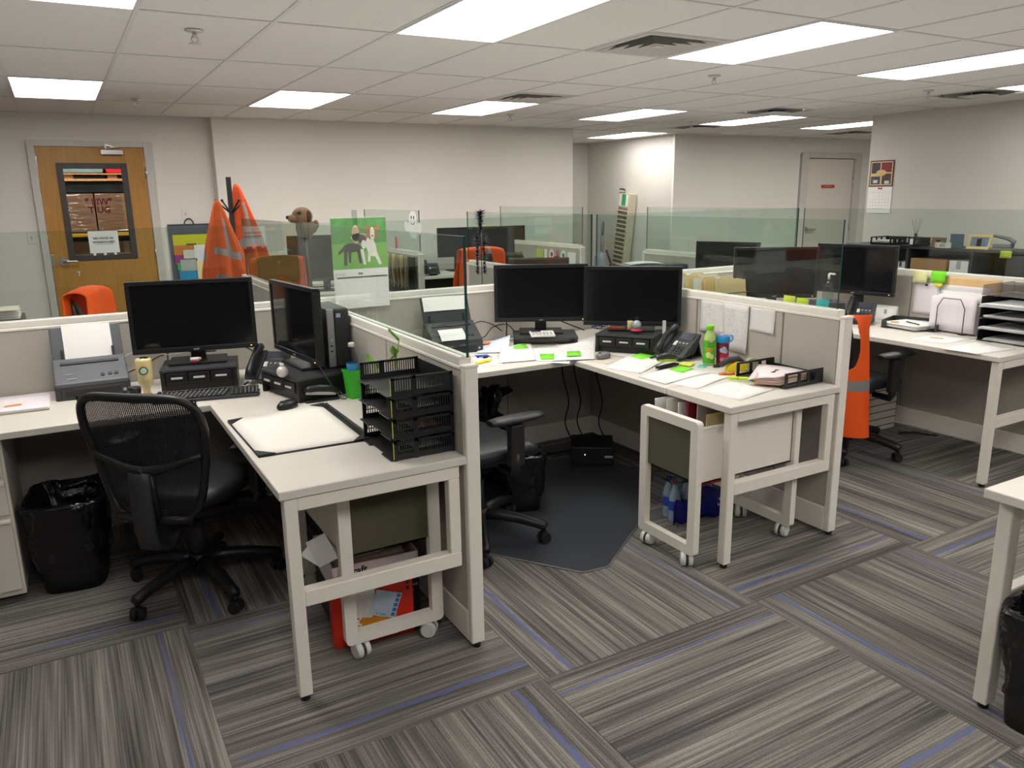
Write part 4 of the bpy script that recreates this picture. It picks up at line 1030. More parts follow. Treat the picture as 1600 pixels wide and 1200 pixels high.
# blotter
t = thing('desk_blotter', 'black cornered desk blotter with scribbled white sheet on the left desk', 'blotter', (0, 0, DZ))
B0 = [Vector((x, y, .001)) for x, y in ((.492, 3.175), (.50, 2.655), (.895, 2.640), (.90, 3.235))]
bil = lambda P, u, v: P[0]*(1-u)*(1-v)+P[1]*u*(1-v)+P[2]*u*v+P[3]*(1-u)*v
MB().sheet(lambda u, v: bil(B0, u, v)+Vector((0, 0, .003)), 2, 2, .004).build('pad', M_blk2, t)
m_scr = print_mat('scribbled_sheet', paper='efe9e2', ink='b4b0ac', rows=16, dens=.30, margin=.05)
MB().sheet(lambda u, v: bil(B0, .012+.976*u, .012+.94*v)+Vector((0, 0, .0052 + .010*max(0, .25-u)**1.2*max(0, .5-v))), 8, 8, .0012).build('sheet', m_scr, t)
for (u, v) in ((0, 0), (1, 0), (1, 1), (0, 1)):
    s = lambda a: a if a < .5 else 1-a
    du, dv = (.13 if u == 0 else -.13), (.15 if v == 0 else -.15)
    A, Bv, Cv = bil(B0, u, v), bil(B0, u+du, v), bil(B0, u, v+dv)
    q = MB(); vs = [q.bm.verts.new(p+Vector((0, 0, h))) for h in (.0062, .0085) for p in (A, Bv, Cv)]
    q.bm.faces.new(vs[3:]); q.bm.faces.new(vs[2::-1])
    for k in range(3): q.bm.faces.new((vs[k], vs[(k+1) % 3], vs[3+(k+1) % 3], vs[3+k]))
    q.build('corner', M_blk, t)
MB().box(.90, .915, 2.66, 3.235, .001, .007).build('side_rail', M_blk2, t)
stack('pile of white forms at the left edge of the left desk', [(-.36, 3.81), (-.13, 3.80), (-.125, 4.10), (-.36, 4.12)], DZ+.001, 7, [print_mat('pinkish_form', paper='efe6ec', ink='b0a4b8', rows=34, dens=.42), M_paper, mat('cream_paper', hexc('e8e0c0'), .7)], .0022)
tag(MB().box(-.032, .032, -.008, .008, 0, .001).build('sticky_flag', mat('amber_note', hexc('f0b010'), .7), None, (-.262, 3.90, DZ+.0185), (0, 0, R(8))), 'amber sticky flag on the pile of forms at left', 'sticky note')
m_wc = mat('white_cable', (.6, .58, .55), .5)
cable('white cable running behind the coffee bottle and left monitor', [(.19, 4.05, DZ+.15), (.28, 4.12, .90), (.42, 4.10, .865), (.55, 4.13, .90), (.68, 4.10, .92), (.78, 4.05, .88), (.86, 4.02, .80)], .0025, m_wc)
cable('black power cable hanging behind the wide left monitor', [(.44, 4.03, .94), (.46, 4.08, .90), (.50, 4.12, .87), (.62, 4.12, .86)], .0035)
cable('black cable slanting from the wide left monitor to the phone', [(.66, 3.97, .94), (.75, 4.0, .88), (.83, 4.02, .82)], .003)
cable('black cable on the desk between scanner and riser', [(.20, 4.10, .80), (.27, 4.08, .83), (.35, 4.12, .86), (.40, 4.13, .87)], .003)
cable('grey cable looping down from the sideways monitor to the desk', [(.93, 3.37, .88), (.955, 3.33, .82), (.985, 3.29, .76), (1.0, 3.26, .742), (1.05, 3.34, .741)], .002, mat('grey_cable', (.12, .12, .13), .5))
cable('thin grey cable from the slim computer down to the green cup', [(1.0, 3.64, .87), (.99, 3.5, .86), (.985, 3.40, .80), (1.02, 3.32, .745), (1.07, 3.33, .742)], .002, MATS['grey_cable'])

# ---------------------------------------------------------------- left cubicle, below the desk
mesh_chair('black mesh back task chair at the left desk', (.35, 3.315, 0), R(140), a0=R(-148-140), arms=True)
bin_liner('tall black waste bin with crumpled liner under the left desk', (-.11, 3.70, 0), R(-8), .235, .30, .31, .36, .385, 3)
t = thing('drawer_pedestal', 'white three drawer pedestal at the left picture edge', 'drawer unit', (-.50, 3.86, 0))
MB().box(-.20, .20, -.29, .29, .03, .70, .004).build('body', M_frame, t)
for z0, z1 in ((.06, .37), (.385, .53), (.545, .68)):
    d_ = MB().box(-.19, .19, -.312, -.289, z0, z1, .005).build('drawer', M_frame, t)
    MB().box(-.19, .19, -.325, -.311, z1-.018, z1-.004, .004).build('pull', M_trim, d_)
cart('rolling file cart under the end of the left desk', (.885, 2.765, 0), R(90), .655, .375, .655)
m_redbox = mat('red_orange_carton', hexc('d8321e'), .5, var=.06)
t = thing('software_box', 'bright red box with orange panel standing on the floor under the left desk', 'box', (.835, 2.545, 0), R(-7))
MB().box(-.15, .15, -.022, .05, .0, .232, .003).build('body', m_redbox, t)
MB().box(-.085, .085, -.0235, -.0215, .012, .10).build('orange_panel', mat('orange_panel_print', hexc('d0861c'), .5), t)
MB().box(-.005, .085, -.0245, -.0225, .012, .048).build('yellow_panel', mat('yellow_panel_print', hexc('d8b020'), .5), t)
text_obj('MAL', .045, 'lettering', M_paper, t, (-.062, -.025, .085), (PI/2, -PI/2, 0), bold=.001)
text_obj('HP', .014, 'lettering', M_paper, t, (-.055, -.025, .025), (PI/2, -PI/2, 0))
MB().box(.105, .145, -.024, -.021, .222, .232).build('yellow_corner', MATS['yellow_panel_print'], t)
for z in (.205, .182): MB().box(.125, .135, -.024, -.021, z, z+.013).build('marking', M_ink, t)
im = Matrix.Translation((-.005, -.0235, .155)) @ Matrix.Rotation(R(0), 4, 'Y') @ Matrix.Rotation(PI/2, 4, 'X')
c1 = MB().box(-.075, .005, -.055, .068, .0, .0012, .0, m=im @ Matrix.Rotation(R(-8), 4, 'Z')).build('white_tab_card', M_white_p, t)
c2 = MB().box(.0, .10, -.045, .055, .0014, .0026, 0, m=im @ Matrix.Rotation(R(-20), 4, 'Z')).build('blue_tab_card', mat('pale_blue_card', hexc('bcd0e2'), .5, var=.15, scale=50), t)
for k in range(5): MB().box(.082, .096, -.038+k*.019, -.024+k*.019, .0028, .0034, 0, m=im @ Matrix.Rotation(R(-20), 4, 'Z')).build('blue_tab', mat('blue_tab_print', hexc('3a78b8'), .5), t)
text_obj('8 TABS', .013, 'lettering', MATS['blue_tab_print'], c2, tuple(im @ Matrix.Rotation(R(-20), 4, 'Z') @ Vector((.045, -.036, .003))), (PI/2, R(20), 0))
t = thing('paper_carton', 'open white and black carton with black script stuffed with papers under the left desk', 'box', (.895, 2.80, 0), R(-4))
q = MB(); q.box(-.165, .17, -.175, -.17, .165, .272).box(-.165, .17, .145, .15, .165, .272).box(-.165, -.16, -.175, .15, .165, .272).box(.165, .17, -.175, .15, .165, .272).box(-.165, .17, -.175, .15, .20, .205); q.build('body', M_paper, t)
MB().box(-.1655, .1705, -.1755, .1505, 0, .165, .003).build('black_lower', M_blk, t)
text_obj('Craft', .040, 'lettering', M_ink, t, (-.075, -.1765, .243), (PI/2, 0, 0), bold=.0012)
text_obj('HIGH PERFORMANCE', .013, 'lettering', M_paper, t, (.10, -.1765, .135), (PI/2, 0, 0)); text_obj('12 REAMS', .012, 'lettering', M_paper, t, (.12, -.1765, .112), (PI/2, 0, 0))
m_kraft = mat('greyed_paper', hexc('d0c0b0'), .7, var=.06)
for k in range(7):
    z = .218+k*.016; a = R(-6+5*((k*37) % 5)-6)
    m4 = Matrix.Translation((.02*((k*13) % 5-2)*.4, .03, z)) @ Matrix.Rotation(a, 4, 'Z')
    tag(MB().sheet(lambda u, v: m4 @ Vector(((u-.5)*.24, (v-.5)*.21, .012*math.sin(u*3+k)+.006*math.sin(v*4))), 6, 6, .005).build('paper_bundle', [m_kraft, M_paper][k % 2], None, (.895, 2.76, 0), (0, 0, R(-4))), '%s bent bundle of papers heaped in the open carton under the left desk' % ('lowest', 'second', 'third', 'fourth', 'fifth', 'sixth', 'topmost')[k], 'paper', 'bundles in the open carton')
t = thing('hanging_tag', 'white printed tags hanging from the cart under the left desk', 'tag', (.668, 2.56, .02))
m4 = Matrix.Translation((.0, .0, .37)) @ Matrix.Rotation(R(-12), 4, 'Z') @ Matrix.Rotation(PI/2, 4, 'X')
MB().box(-.036, .036, -.055, .055, 0, .001, m=m4 @ Matrix.Rotation(R(22), 4, 'Z')).build('front_tag', F_form2, t); MB().box(-.056, .0, -.03, .05, -.003, -.002, m=m4 @ Matrix.Rotation(R(48), 4, 'Z')).build('rear_tag', M_paper, t)
t = thing('power_strip', 'black power strip with a red light under the left desk', 'power strip', (.62, 3.99, .09))
MB().box(-.15, .15, -.03, .03, 0, .045, .006).build('body', M_blk, t); MB().box(-.135, -.125, -.032, -.029, .016, .026).build('red_lamp', M_ledr, t)
# ---------------------------------------------------------------- middle cubicle, on the desk
scanner('black sheet scanner with two loaded pages behind the glass end', (1.885, 4.02, DZ), R(-4), M_scan2, True, True)
monitor('left of the two monitors on the middle desk', (2.455, 3.965, DZ+.055), R(-29.5), .075)
riser('low black riser under the left of the middle monitors', (2.465, 3.94, DZ), R(-29), .38, .27, .055, False)
monitor('right of the two monitors on the middle desk, snow globe at its foot', (2.775, 3.50, DZ+.105), R(-41), .032, .545, .333)
riser('black three drawer riser under the right of the middle monitors', (2.745, 3.47, DZ), R(-55), .34, .25)
phone('black desk phone propped on the middle desk by the pinned papers', (2.825, 3.16, DZ), R(-74))
mouse('grey mouse on the mat before the drawer riser', (2.475, 3.36, DZ+.004), R(-75), mat('silver_grey_plastic', (.16, .16, .165), .35))
paper('pale mouse mat under the grey mouse on the middle desk', [(2.345, 3.43), (2.40, 3.22), (2.60, 3.28), (2.56, 3.48)], DZ+.001, mat('pale_mouse_mat', hexc('c8c0b2'), .7), None, 'mouse mat', 'mouse_mat', None, .003)
mouse_m = None
stapler('black stapler with lime magazine among the papers on the middle desk', (2.60, 2.985, DZ+.006), R(-80), mat('lime_metal', hexc('b8c848'), .4))
# calculator
t = thing('calculator', 'white desk calculator tilted on the foot of a middle monitor', 'calculator', (2.36, 3.80, DZ+.072), R(-24))
m4 = Matrix.Rotation(R(6), 4, 'X')
MB().box(-.07, .07, -.05, .05, .006, .018, .004, m=m4).build('body', M_white_p, t); MB().box(-.062, -.005, .018, .042, .0182, .0195, m=m4).build('display', M_lcd, t)
for r in range(3):
    for c in range(6): MB().box(-.060+c*.0205, -.046+c*.0205, -.042+r*.018, -.030+r*.018, .018, .0215, .001, m=m4, seg=1).build('key', mat('calculator_grey_key', (.42, .42, .42), .5), t)
# loose papers
paper('printed form bent upward beside the middle scanner', [(1.925, 3.55), (2.139, 3.505), (2.36, 3.93), (2.12, 3.86)], DZ+.006, F_form, lambda u, v: .012*v*v)
paper('printed form at the left edge of the middle desk by the post', [(1.80, 3.557), (1.937, 3.503), (2.017, 3.732), (1.90, 3.80)], DZ+.002, F_form2)
paper('white slip hanging over the middle desk edge by the post', [(1.715, 3.425), (1.788, 3.436), (1.85, 3.60), (1.76, 3.60)], DZ+.0005, M_paper)
paper('printed form in the centre of the row along the desk edge', [(2.13, 3.49), (2.227, 3.42), (2.50, 3.86), (2.36, 3.93)], DZ+.004, F_form, lambda u, v: .006*v)
paper('printed form with curled right corner beside the mouse', [(2.198, 3.43), (2.407, 3.345), (2.665, 3.70), (2.50, 3.88)], DZ+.008, F_form, lambda u, v: .05*u*u*v*v)
paper('white page under the row of forms, past the desk edge', [(2.10, 3.50), (2.245, 3.345), (2.30, 3.42), (2.20, 3.56)], DZ+.001, M_paper)
paper('pale blue form leaning against the black monitor riser', [(1.96, 3.86), (2.12, 3.78), (2.25, 3.98), (2.10, 4.07)], DZ+.006, print_mat('blue_tinted_form', paper='d8e2f0', ink='a8b4c8', rows=30, dens=.4), lambda u, v: .055*u*v)
paper('blue card lying under the pale form by the middle scanner', [(1.90, 3.72), (1.98, 3.70), (2.00, 3.80), (1.93, 3.82)], DZ+.002, mat('royal_blue_card', hexc('3444a8'), .6), None, 'card', 'blue_card')
paper('printed page with lime note before the drawer riser', [(2.336, 3.162), (2.406, 2.955), (2.727, 3.13), (2.68, 3.35)], DZ+.002, F_form, lambda u, v: .006*math.sin(v*2.5))
paper('second printed page below it with a lime note, by the stapler', [(2.352, 2.907), (2.358, 2.714), (2.688, 2.768), (2.673, 2.97)], DZ+.003, F_form, lambda u, v: .005*math.sin(v*2.5))
paper('printed page near the worktop seam of the middle desk', [(2.389, 2.723), (2.419, 2.57), (2.73, 2.673), (2.702, 2.828)], DZ+.001, F_form2, lambda u, v: .004*math.sin(v*3))
paper('printed page nearest the front corner of the middle desk', [(2.396, 2.542), (2.431, 2.318), (2.71, 2.379), (2.672, 2.60)], DZ+.001, F_form2, lambda u, v: .004*math.sin(v*3))
for P, z, m, l in (([(2.172, 3.80), (2.259, 3.79), (2.30, 3.895), (2.21, 3.885)], .0155, M_green_n, 'lime sticky note on the bent form by the middle scanner'), ([(2.165, 3.50), (2.227, 3.463), (2.30, 3.58), (2.23, 3.62)], .0085, M_green_n, 'lime sticky note on the centre form of the row'),
                 ([(2.308, 3.462), (2.381, 3.433), (2.44, 3.53), (2.375, 3.565)], .016, M_green_n, 'lime sticky note on the form with the curled corner'), ([(2.60, 3.285), (2.61, 3.195), (2.72, 3.225), (2.705, 3.335)], .0085, M_green_n, 'lime sticky note on the page before the drawer riser'),
                 ([(2.556, 2.921), (2.563, 2.83), (2.672, 2.87), (2.662, 2.955)], .0095, M_green_n, 'lime sticky note on the page by the stapler'), ([(2.68, 3.00), (2.70, 2.93), (2.775, 2.97), (2.745, 3.03)], .008, M_yel_n, 'yellow sticky pad beside the lime stapler'),
                 ([(2.735, 2.915), (2.755, 2.875), (2.82, 2.92), (2.79, 2.955)], .001, mat('teal_note', hexc('7cc4c0'), .7), 'teal sticky note before the green drink bottle'), ([(2.06, 4.02), (2.11, 3.98), (2.14, 4.02), (2.10, 4.05)], .024, mat('orange_note', hexc('e88a3a'), .7), 'orange slip on the pale form behind the row')):
    paper(l, P, DZ+z, m, lambda u, v: .0015*v, 'sticky note', 'sticky_note', 'sticky notes on the middle desk', .0012, 2, 2)
M_hy = mat('highlighter_yellow', hexc('d6ee10'), .45)
marker('yellow highlighter lying on the forms by the white post', (1.87, 3.60, DZ+.004), R(-70), mat('highlighter_lemon', hexc('f0e020'), .45))
marker('yellow highlighter lying before the paper filled tray', (2.70, 2.575, DZ+.006), R(45), M_hy, .125)
marker('orange marker lying beside the yellow tape dispenser', (2.735, 2.705, DZ), R(70), mat('orange_marker', hexc('f09038'), .45), .08)
# tape dispenser
t = thing('tape_dispenser', 'yellow and charcoal packing tape dispenser before the tumbler', 'tape dispenser', (2.845, 2.745, DZ), R(-118))
m = Matrix(((0, 0, 1, 0), (1, 0, 0, 0), (0, 1, 0, 0), (0, 0, 0, 1)))
MB().prism([(-.06, 0), (.03, 0), (.045, .02), (.035, .045), (-.01, .05), (-.05, .03)], -.022, .022, 0, .006, m).build('yellow_body', mat('safety_yellow_plastic', hexc('f2dc10'), .4), t)
MB().tube([(0, .03, .04), (0, .0, .062), (0, -.05, .055), (0, -.085, .03)], [.012, .016, .017, .012], 10).build('grip', M_blk2, t)
MB().cyl((-.02, .07, .034), (.02, .07, .034), .033, seg=24).build('tape_roll', mat('translucent_tape', hexc('b8b89a'), .2, var=.1), t)
# drink bottle
t = thing('juice_bottle', 'green plastic juice bottle with lime cap by the pinned papers', 'bottle', (2.832, 2.933, DZ))
MB().lathe([(0, 0), (.028, 0), (.031, .008), (.031, .135), (.028, .15), (.018, .172), (.017, .182)], 24).build('body', mat('pale_green_juice', hexc('b4d47a'), .25, coat=.4), t)
MB().lathe([(.0315, .012), (.0317, .13)], 28).build('wrap_label', mat('grass_green_label', hexc('58b428'), .45, var=.25, scale=35), t)
MB().lathe([(0, .182), (.0205, .182), (.0205, .203), (.018, .206), (0, .206)], 20).build('bottle_cap', mat('lime_cap', hexc('7ed410'), .4), t)
def wrap_patch(t, name, r, a0, a1, z0, z1, m, n=8, round_=0, par=None):
    q = MB()
    def f(u, v):
        a = R(a0+(a1-a0)*u); s = 1
        return Vector((r*math.cos(a), r*math.sin(a), z0+(z1-z0)*v))
    if round_:
        c = q.bm.verts.new((r*math.cos(R((a0+a1)/2)), r*math.sin(R((a0+a1)/2)), (z0+z1)/2)); ring = []
        for k in range(16):
            b = 2*PI*k/16; a = R((a0+a1)/2+(a1-a0)/2*math.cos(b)); ring.append(q.bm.verts.new((r*math.cos(a), r*math.sin(a), (z0+z1)/2+(z1-z0)/2*math.sin(b))))
        for k in range(16): q.bm.faces.new((c, ring[k], ring[(k+1) % 16]))
    else: q.sheet(f, n, 2)
    return q.build(name, m, t)
wrap_patch(t, 'orange_print', .0322, 190, 262, .074, .092, mat('orange_print', hexc('ee8a28'), .5), round_=1)
wrap_patch(t, 'fruit_print', .0323, 196, 246, .040, .072, mat('pale_fruit_print', hexc('d8e08c'), .5), round_=1)
wrap_patch(t, 'fruit_print', .0324, 232, 276, .034, .060, MATS['pale_fruit_print'], round_=1)
wrap_patch(t, 'brand_patch', .0320, 222, 262, .124, .142, mat('rosy_label_oval', hexc('e0b8a0'), .5), round_=1)
for z in (.112, .100): wrap_patch(t, 'label_line', .0321, 205, 275, z, z+.004, mat('dark_green_print', hexc('2c7a30'), .5))
# tumbler
t = thing('tumbler', 'maroon printed tumbler with bright blue lid and loop', 'tumbler', (2.897, 2.905, DZ), R(0))
MB().lathe([(0, 0), (.028, 0), (.030, .006), (.033, .115), (.034, .118)], 24).build('body', mat('maroon_print', hexc('7a1c38'), .35, var=.15), t)
MB().lathe([(0, .116), (.036, .116), (.037, .122), (.036, .142), (.030, .150), (0, .150)], 24).build('lid', mat('bright_blue_lid', hexc('1f90d4'), .35), t)
MB().tube([(.030+.018*math.sin(a), -.02-.0*math.sin(a), .134+.016*math.cos(a)) for a in [R(10*k) for k in range(0, 19)]], .0045, 8).build('lid_loop', mat('pale_blue_loop', hexc('7cc0e8'), .35), t)
MB().box(-.022, .012, -.012, .008, .149, .156, .003).build('lid_slider', mat('lilac_plastic', hexc('c8a0dc'), .4), t)
for a0, a1, z0, z1 in ((200, 240, .066, .09), (215, 262, .062, .098), (240, 275, .060, .082)): wrap_patch(t, 'cloud_print', .0338, a0, a1, z0, z1, mat('cloud_print', hexc('b0bcdc'), .5), round_=1)
wrap_patch(t, 'yellow_print', .0336, 268, 306, .022, .058, mat('ochre_print', hexc('d0a048'), .5), round_=1)
wrap_patch(t, 'pink_print', .0336, 205, 255, .018, .044, mat('pink_print', hexc('e08cb4'), .5), round_=1)
text_obj('mu', .036, 'lettering', mat('crimson_letters', hexc('d82858'), .5), t, (-.0155, -.0325, .052), (PI/2, 0, R(-28)), .0012, bold=.0015)
tag(MB().lathe([(0, 0), (.02, 0), (.018, .012), (.006, .014), (.004, .02), (0, .02)], 14, sx=1.3, sy=.6).build('key_fob', M_blk2, None, (2.825, 2.865, DZ)), 'small dark key fob lying before the juice bottle', 'key fob')
# letter tray with papers
t = thing('letter_tray', 'single black letter tray overflowing with papers on the middle desk', 'letter tray', (2.862, 2.49, DZ), R(0))
MB().box(-.125, .125, -.135, .155, .004, .009, .002).build('tray_floor', M_blk, t)
for y, nm in ((-.135, 'near_wall'), (.155, 'far_wall')):
    q = MB(); q.box(-.125, .125, y-.003, y+.003, .004, .018).box(-.125, .125, y-.003, y+.003, .062, .072, .002)
    for x0, x1 in ((-.125, -.108), (-.040, -.024), (.02, .036), (.072, .125)): q.box(x0, x1, y-.003, y+.003, .018, .062)
    q.build(nm, M_blk, t)
MB().box(.119, .125, -.135, .155, .004, .045, .002).build('back_wall', M_blk, t)
P0 = [(2.735, 2.42), (2.80, 2.395), (3.0, 2.40), (2.985, 2.62)]
stack('peach edged papers heaped in the single black tray', [(2.67, 2.47), (2.735, 2.385), (2.955, 2.405), (2.89, 2.63)], DZ+.014, 9, [mat('peach_paper', hexc('e8b898'), .7), M_paper, mat('rose_paper', hexc('e8c4bc'), .7)], .0035)
tp = paper('top white page with a dark handwritten mark in the single tray', [(2.645, 2.49), (2.718, 2.39), (2.95, 2.42), (2.885, 2.645)], DZ+.048, mat('pinkish_white_page', hexc('eee2e6'), .7), lambda u, v: -.018*(1-v)*(1-u)+.006*math.sin(u*3))
MB().tube([(-.02+.0045*k+.010*math.sin(k*1.7), -.02+.006*math.cos(k*2.3)+.002*k, .004) for k in range(16)], .0012, 5).build('handwriting', M_ink, tp)
# snow globe and bits on the right monitor's foot
t = thing('snow_globe', 'colourful glass snow globe on a pink base under the middle monitor', 'ornament', (2.735, 3.405, DZ+.119))
MB().lathe([(0, 0), (.034, 0), (.033, .008), (.026, .012), (0, .012)], 20).build('base', mat('pink_red_base', hexc('b83a52'), .4), t)
MB().ball((0, 0, .034), .027).build('globe', mat('speckled_globe', (.35, .42, .42), .1, var=.8, scale=55, coat=.6), t)
tag(MB().box(-.045, .045, -.012, .012, 0, .014, .004).build('eraser_case', mat('rust_red_plastic', hexc('8c3a22'), .4), None, (2.68, 3.515, DZ+.119), (0, 0, R(-45))), 'rust red case lying on the foot of the right middle monitor', 'case')
tag(MB().sheet(lambda u, v: ((u-.5)*.032, -.012*v, .0+.055*v), 2, 3, .001).build('folded_note', mat('cream_note', hexc('dcd4a0'), .7), None, (2.725, 3.45, DZ+.119), (0, 0, R(-40))), 'cream note propped against the right middle monitor neck', 'note')
tag(MB().box(-.01, .01, -.09, .09, 0, .17, .003).build('white_router', M_white_p, None, (2.945, 3.42, DZ), (0, 0, R(-40))), 'white upright box wedged between the right middle monitor and phone', 'box')
m_bl = mat('blue_cable', hexc('20306a'), .45)
rnd = random.Random(4)
cable('tangle of blue network cable between the two middle monitors', [(2.70+.05*math.cos(k*1.9)+.02*rnd.random(), 3.72+.05*math.sin(k*1.9), DZ+.13+.035*math.sin(k*1.1)) for k in range(26)], .0025, m_bl)
cable('blue network cable on the desk behind the middle phone', [(2.93, 3.02, .745), (2.95, 2.97, .765), (2.965, 2.93, .75), (2.97, 2.90, .742)], .0025, m_bl)
cable('black cable curving from the middle scanner to the monitor riser', [(2.03, 4.08, .80), (2.07, 4.10, .86), (2.14, 4.13, .87), (2.22, 4.13, .84), (2.27, 4.12, .80)], .003)
cable('second black cable behind the pale blue form', [(2.03, 4.05, .77), (2.12, 4.06, .79), (2.20, 4.11, .83), (2.30, 4.12, .84), (2.36, 4.12, .79)], .003)
cable('straight black cable dropping from the left middle monitor', [(2.30, 4.10, .92), (2.30, 4.11, .84), (2.30, 4.12, .74)], .0035)
cable('black cables slanting between the two middle monitors', [(2.52, 4.02, .90), (2.60, 3.95, .85), (2.70, 3.86, .80)], .0035)
# papers pinned to the panel
def pinned(label, y0, y1, z0, z1, x, m, curl=.012):
    o = MB().sheet(lambda u, v: (x-.0015-curl*(1-v)**2*abs(u-.35), y0+(y1-y0)*u, z0+(z1-z0)*v), 6, 8, .0007).build('pinned_paper', m)
    return tag(o, label, 'paper', 'papers pinned to the panels')
XP = XB-.0235
pinned('wide printed schedule pinned to the panel behind the bottle, left half', 3.185, 3.007, .862, 1.037, XP, print_mat('pinned_schedule', paper='e6e2e0', ink='8a8a90', rows=16, dens=.42, grid=.5))
pinned('long printed list pinned to the panel behind the tumbler', 3.012, 2.836, .79, 1.037, XP-.003, print_mat('pinned_list', paper='e4e0e0', ink='9090a0', rows=34, dens=.46, grid=.15))
pinned('smaller printed page pinned to the panel right of the long list', 2.826, 2.667, .915, 1.037, XP, print_mat('pinned_page', paper='e4e0de', ink='a0a0a4', rows=22, dens=.36))

# ---------------------------------------------------------------- middle cubicle, below the desk
pad_chair('black task chair half hidden behind the white post of the middle desk', (1.575, 3.12, 0), R(96), .95, a0=R(-112-96), arm_z=.662)
bin_liner('small black waste bin with glossy liner under the middle desk', (1.94, 3.36, 0), R(-20), .20, .25, .18, .23, .30, 8)
t = thing('trash_bag', 'knotted black plastic bag standing behind the middle chair', 'bag', (1.99, 3.79, 0))
q = MB(); rs = []
for i in range(46):
    f = i/45; z = .54*f; r = .02+.13*min(1, f*6)*(1 if f < .62 else max(.22, 1-(f-.62)*4.2)) + (.05*max(0, f-.86)/.14 if f > .86 else 0)
    ring_ = []
    for k in range(80):
        a_ = 2*PI*k/80; p = Vector((r*math.cos(a_), r*math.sin(a_), z)); n1 = noise.noise(p*9); n2 = abs(noise.noise(Vector((p.x*28, p.y*28, p.z*14)))); n3 = noise.noise(p*60)
        if f > .8: r2 = 1+.9*noise.noise(Vector((math.cos(a_)*3, math.sin(a_)*3, z*10)))
        else: r2 = 1
        ring_.append(q.bm.verts.new(Vector((p.x*r2, p.y*r2, z)) + p.normalized()*(.03*n1-.035*n2+.006*n3)))
    rs.append(ring_)
for A, B in zip(rs, rs[1:]):
    for k in range(80): f = q.bm.faces.new((A[k], A[(k+1) % 80], B[(k+1) % 80], B[k])); f.smooth = True
q.bm.faces.new(rs[0][::-1]); q.build('bag_body', M_bag, t)
cart('rolling file cart full of files under the end of the middle desk', (2.525, 2.52, 0), R(180), .63, .375, .668)
cx = 2.26
for k, (m, l, h, dx) in enumerate(((M_paper, 'white file leaning in the middle cart, leftmost', .695, 0), (mat('ivory_folder', hexc('e0dccf'), .7), 'ivory file in the middle cart behind the leftmost', .70, .05), (M_paper, 'white file with black corner marks in the middle cart', .69, .1), (mat('dark_red_folder', hexc('8e2234'), .6), 'dark red folder in the middle cart under the desk edge', .712, .12), (mat('grey_folder', hexc('b0a8a0'), .7), 'grey folder behind the red one in the middle cart', .715, .14), (mat('manila', hexc('dcc890'), .7), 'manila file at the near side of the middle cart', .665, .16))):
    y = 2.655-.045*k
    tag(MB().box(-.0, .30, -.003, .003, 0, h-.40, .0015, m=Matrix.Rotation(R(-3+k), 4, 'X')).build('hanging_file', m, None, (cx+dx*.5, y, .40)), l, 'file', 'files in the middle cart')
# water pack
t = thing('water_pack', 'shrink wrapped pack of water bottles on the floor under the middle cart', 'bottle pack', (2.62, 2.835, 0), R(-4))
m_navy = mat('deep_blue_wrap', hexc('161a78'), .2, var=.2, bump=.5, bscale=30); m_wat = mat('pale_water_plastic', (.30, .40, .50), .12, var=.3, scale=30, coat=.5)
for r in range(2):
    for c in range(4):
        x, y = -.115+c*.066+.012*r, -.06+r*.066
        b_ = MB().lathe([(0, 0), (.028, 0), (.031, .012), (.031, .12), (.026, .15), (.013, .185), (.013, .20)], 14, (x, y, 0)).build('bottle', m_wat, t)
        MB().lathe([(.0315, .065), (.0317, .115)], 16, (x, y, 0)).build('bottle_label', mat('blue_bottle_label', hexc('2a4aa8'), .4), b_)
        MB().lathe([(0, .20), (.0145, .20), (.0145, .212), (0, .212)], 12, (x, y, 0)).build('bottle_cap', m_navy if (r+c) % 3 else mat('red_cap', hexc('b03030'), .4), b_)
q = MB()
q.sheet(lambda u, v: (-.155+.10*u, -.108+.006*math.sin(u*9), .0+.12*v+.012*math.sin(u*7)), 8, 5, .002)
q.sheet(lambda u, v: (.0+.16*u, -.110+.007*math.sin(u*8), .0+.16*v+.014*math.sin(u*6)), 8, 5, .002)
q.build('blue_wrap', m_navy, t)
MB().sheet(lambda u, v: (-.16+.33*u, -.11+.19*v, .218+.014*math.sin(u*11)*math.sin(v*7)), 16, 10, .001).build('clear_wrap', glass_mat('shrink_wrap', (.88, .90, .92), 2.5, .12), t)
MB().sheet(lambda u, v: (-.05+.20*u, -.113+.0*v, .185+.035*v), 6, 2, .001).build('red_band', mat('orange_red_band', hexc('d0482c'), .35), t)
text_obj('Pure', .030, 'lettering', M_paper, t, (.105, -.1135, .095), (PI/2, 0, 0)); text_obj('Life', .030, 'lettering', M_paper, t, (.105, -.1135, .066), (PI/2, 0, 0))
# black box and cables on the floor
t = thing('floor_power_unit', 'black power unit with a small white light on the floor under the middle desk', 'power unit', (2.72, 3.80, 0), R(-35))
MB().box(-.13, .13, -.16, .10, .005, .12, .008).build('body', M_blk, t); MB().box(.075, .125, -.1625, -.159, .055, .068).build('sticker', M_paper, t)
MB().box(-.045, -.040, -.1625, -.159, .07, .075).build('white_lamp', M_ledw, t)
for k, (x, y) in enumerate(((2.72, 4.12), (2.80, 4.10), (2.90, 4.0))):
    cable(('cable hanging in the corner under the middle desk, leftmost', 'cable hanging in the corner under the middle desk, centre', 'cable hanging in the corner under the middle desk, rightmost')[k], [(x, y, .705), (x-.01, y, .5), (x+.02, y-.03, .3), (x-.02, y-.05, .16), (x+.01, y-.12, .03), (x+.0, y-.2, .008)], .004)
for k, x in enumerate((2.33, 2.40)): 
    cable(('left plug cable at the white base plate under the middle desk', 'right plug cable at the white base plate under the middle desk')[k], [(x, 4.18, .09), (x+.01, 4.14, .085), (x+.02, 4.08, .03), (x+.12, 4.0, .008), (x+.28, 3.95, .02)], .006)
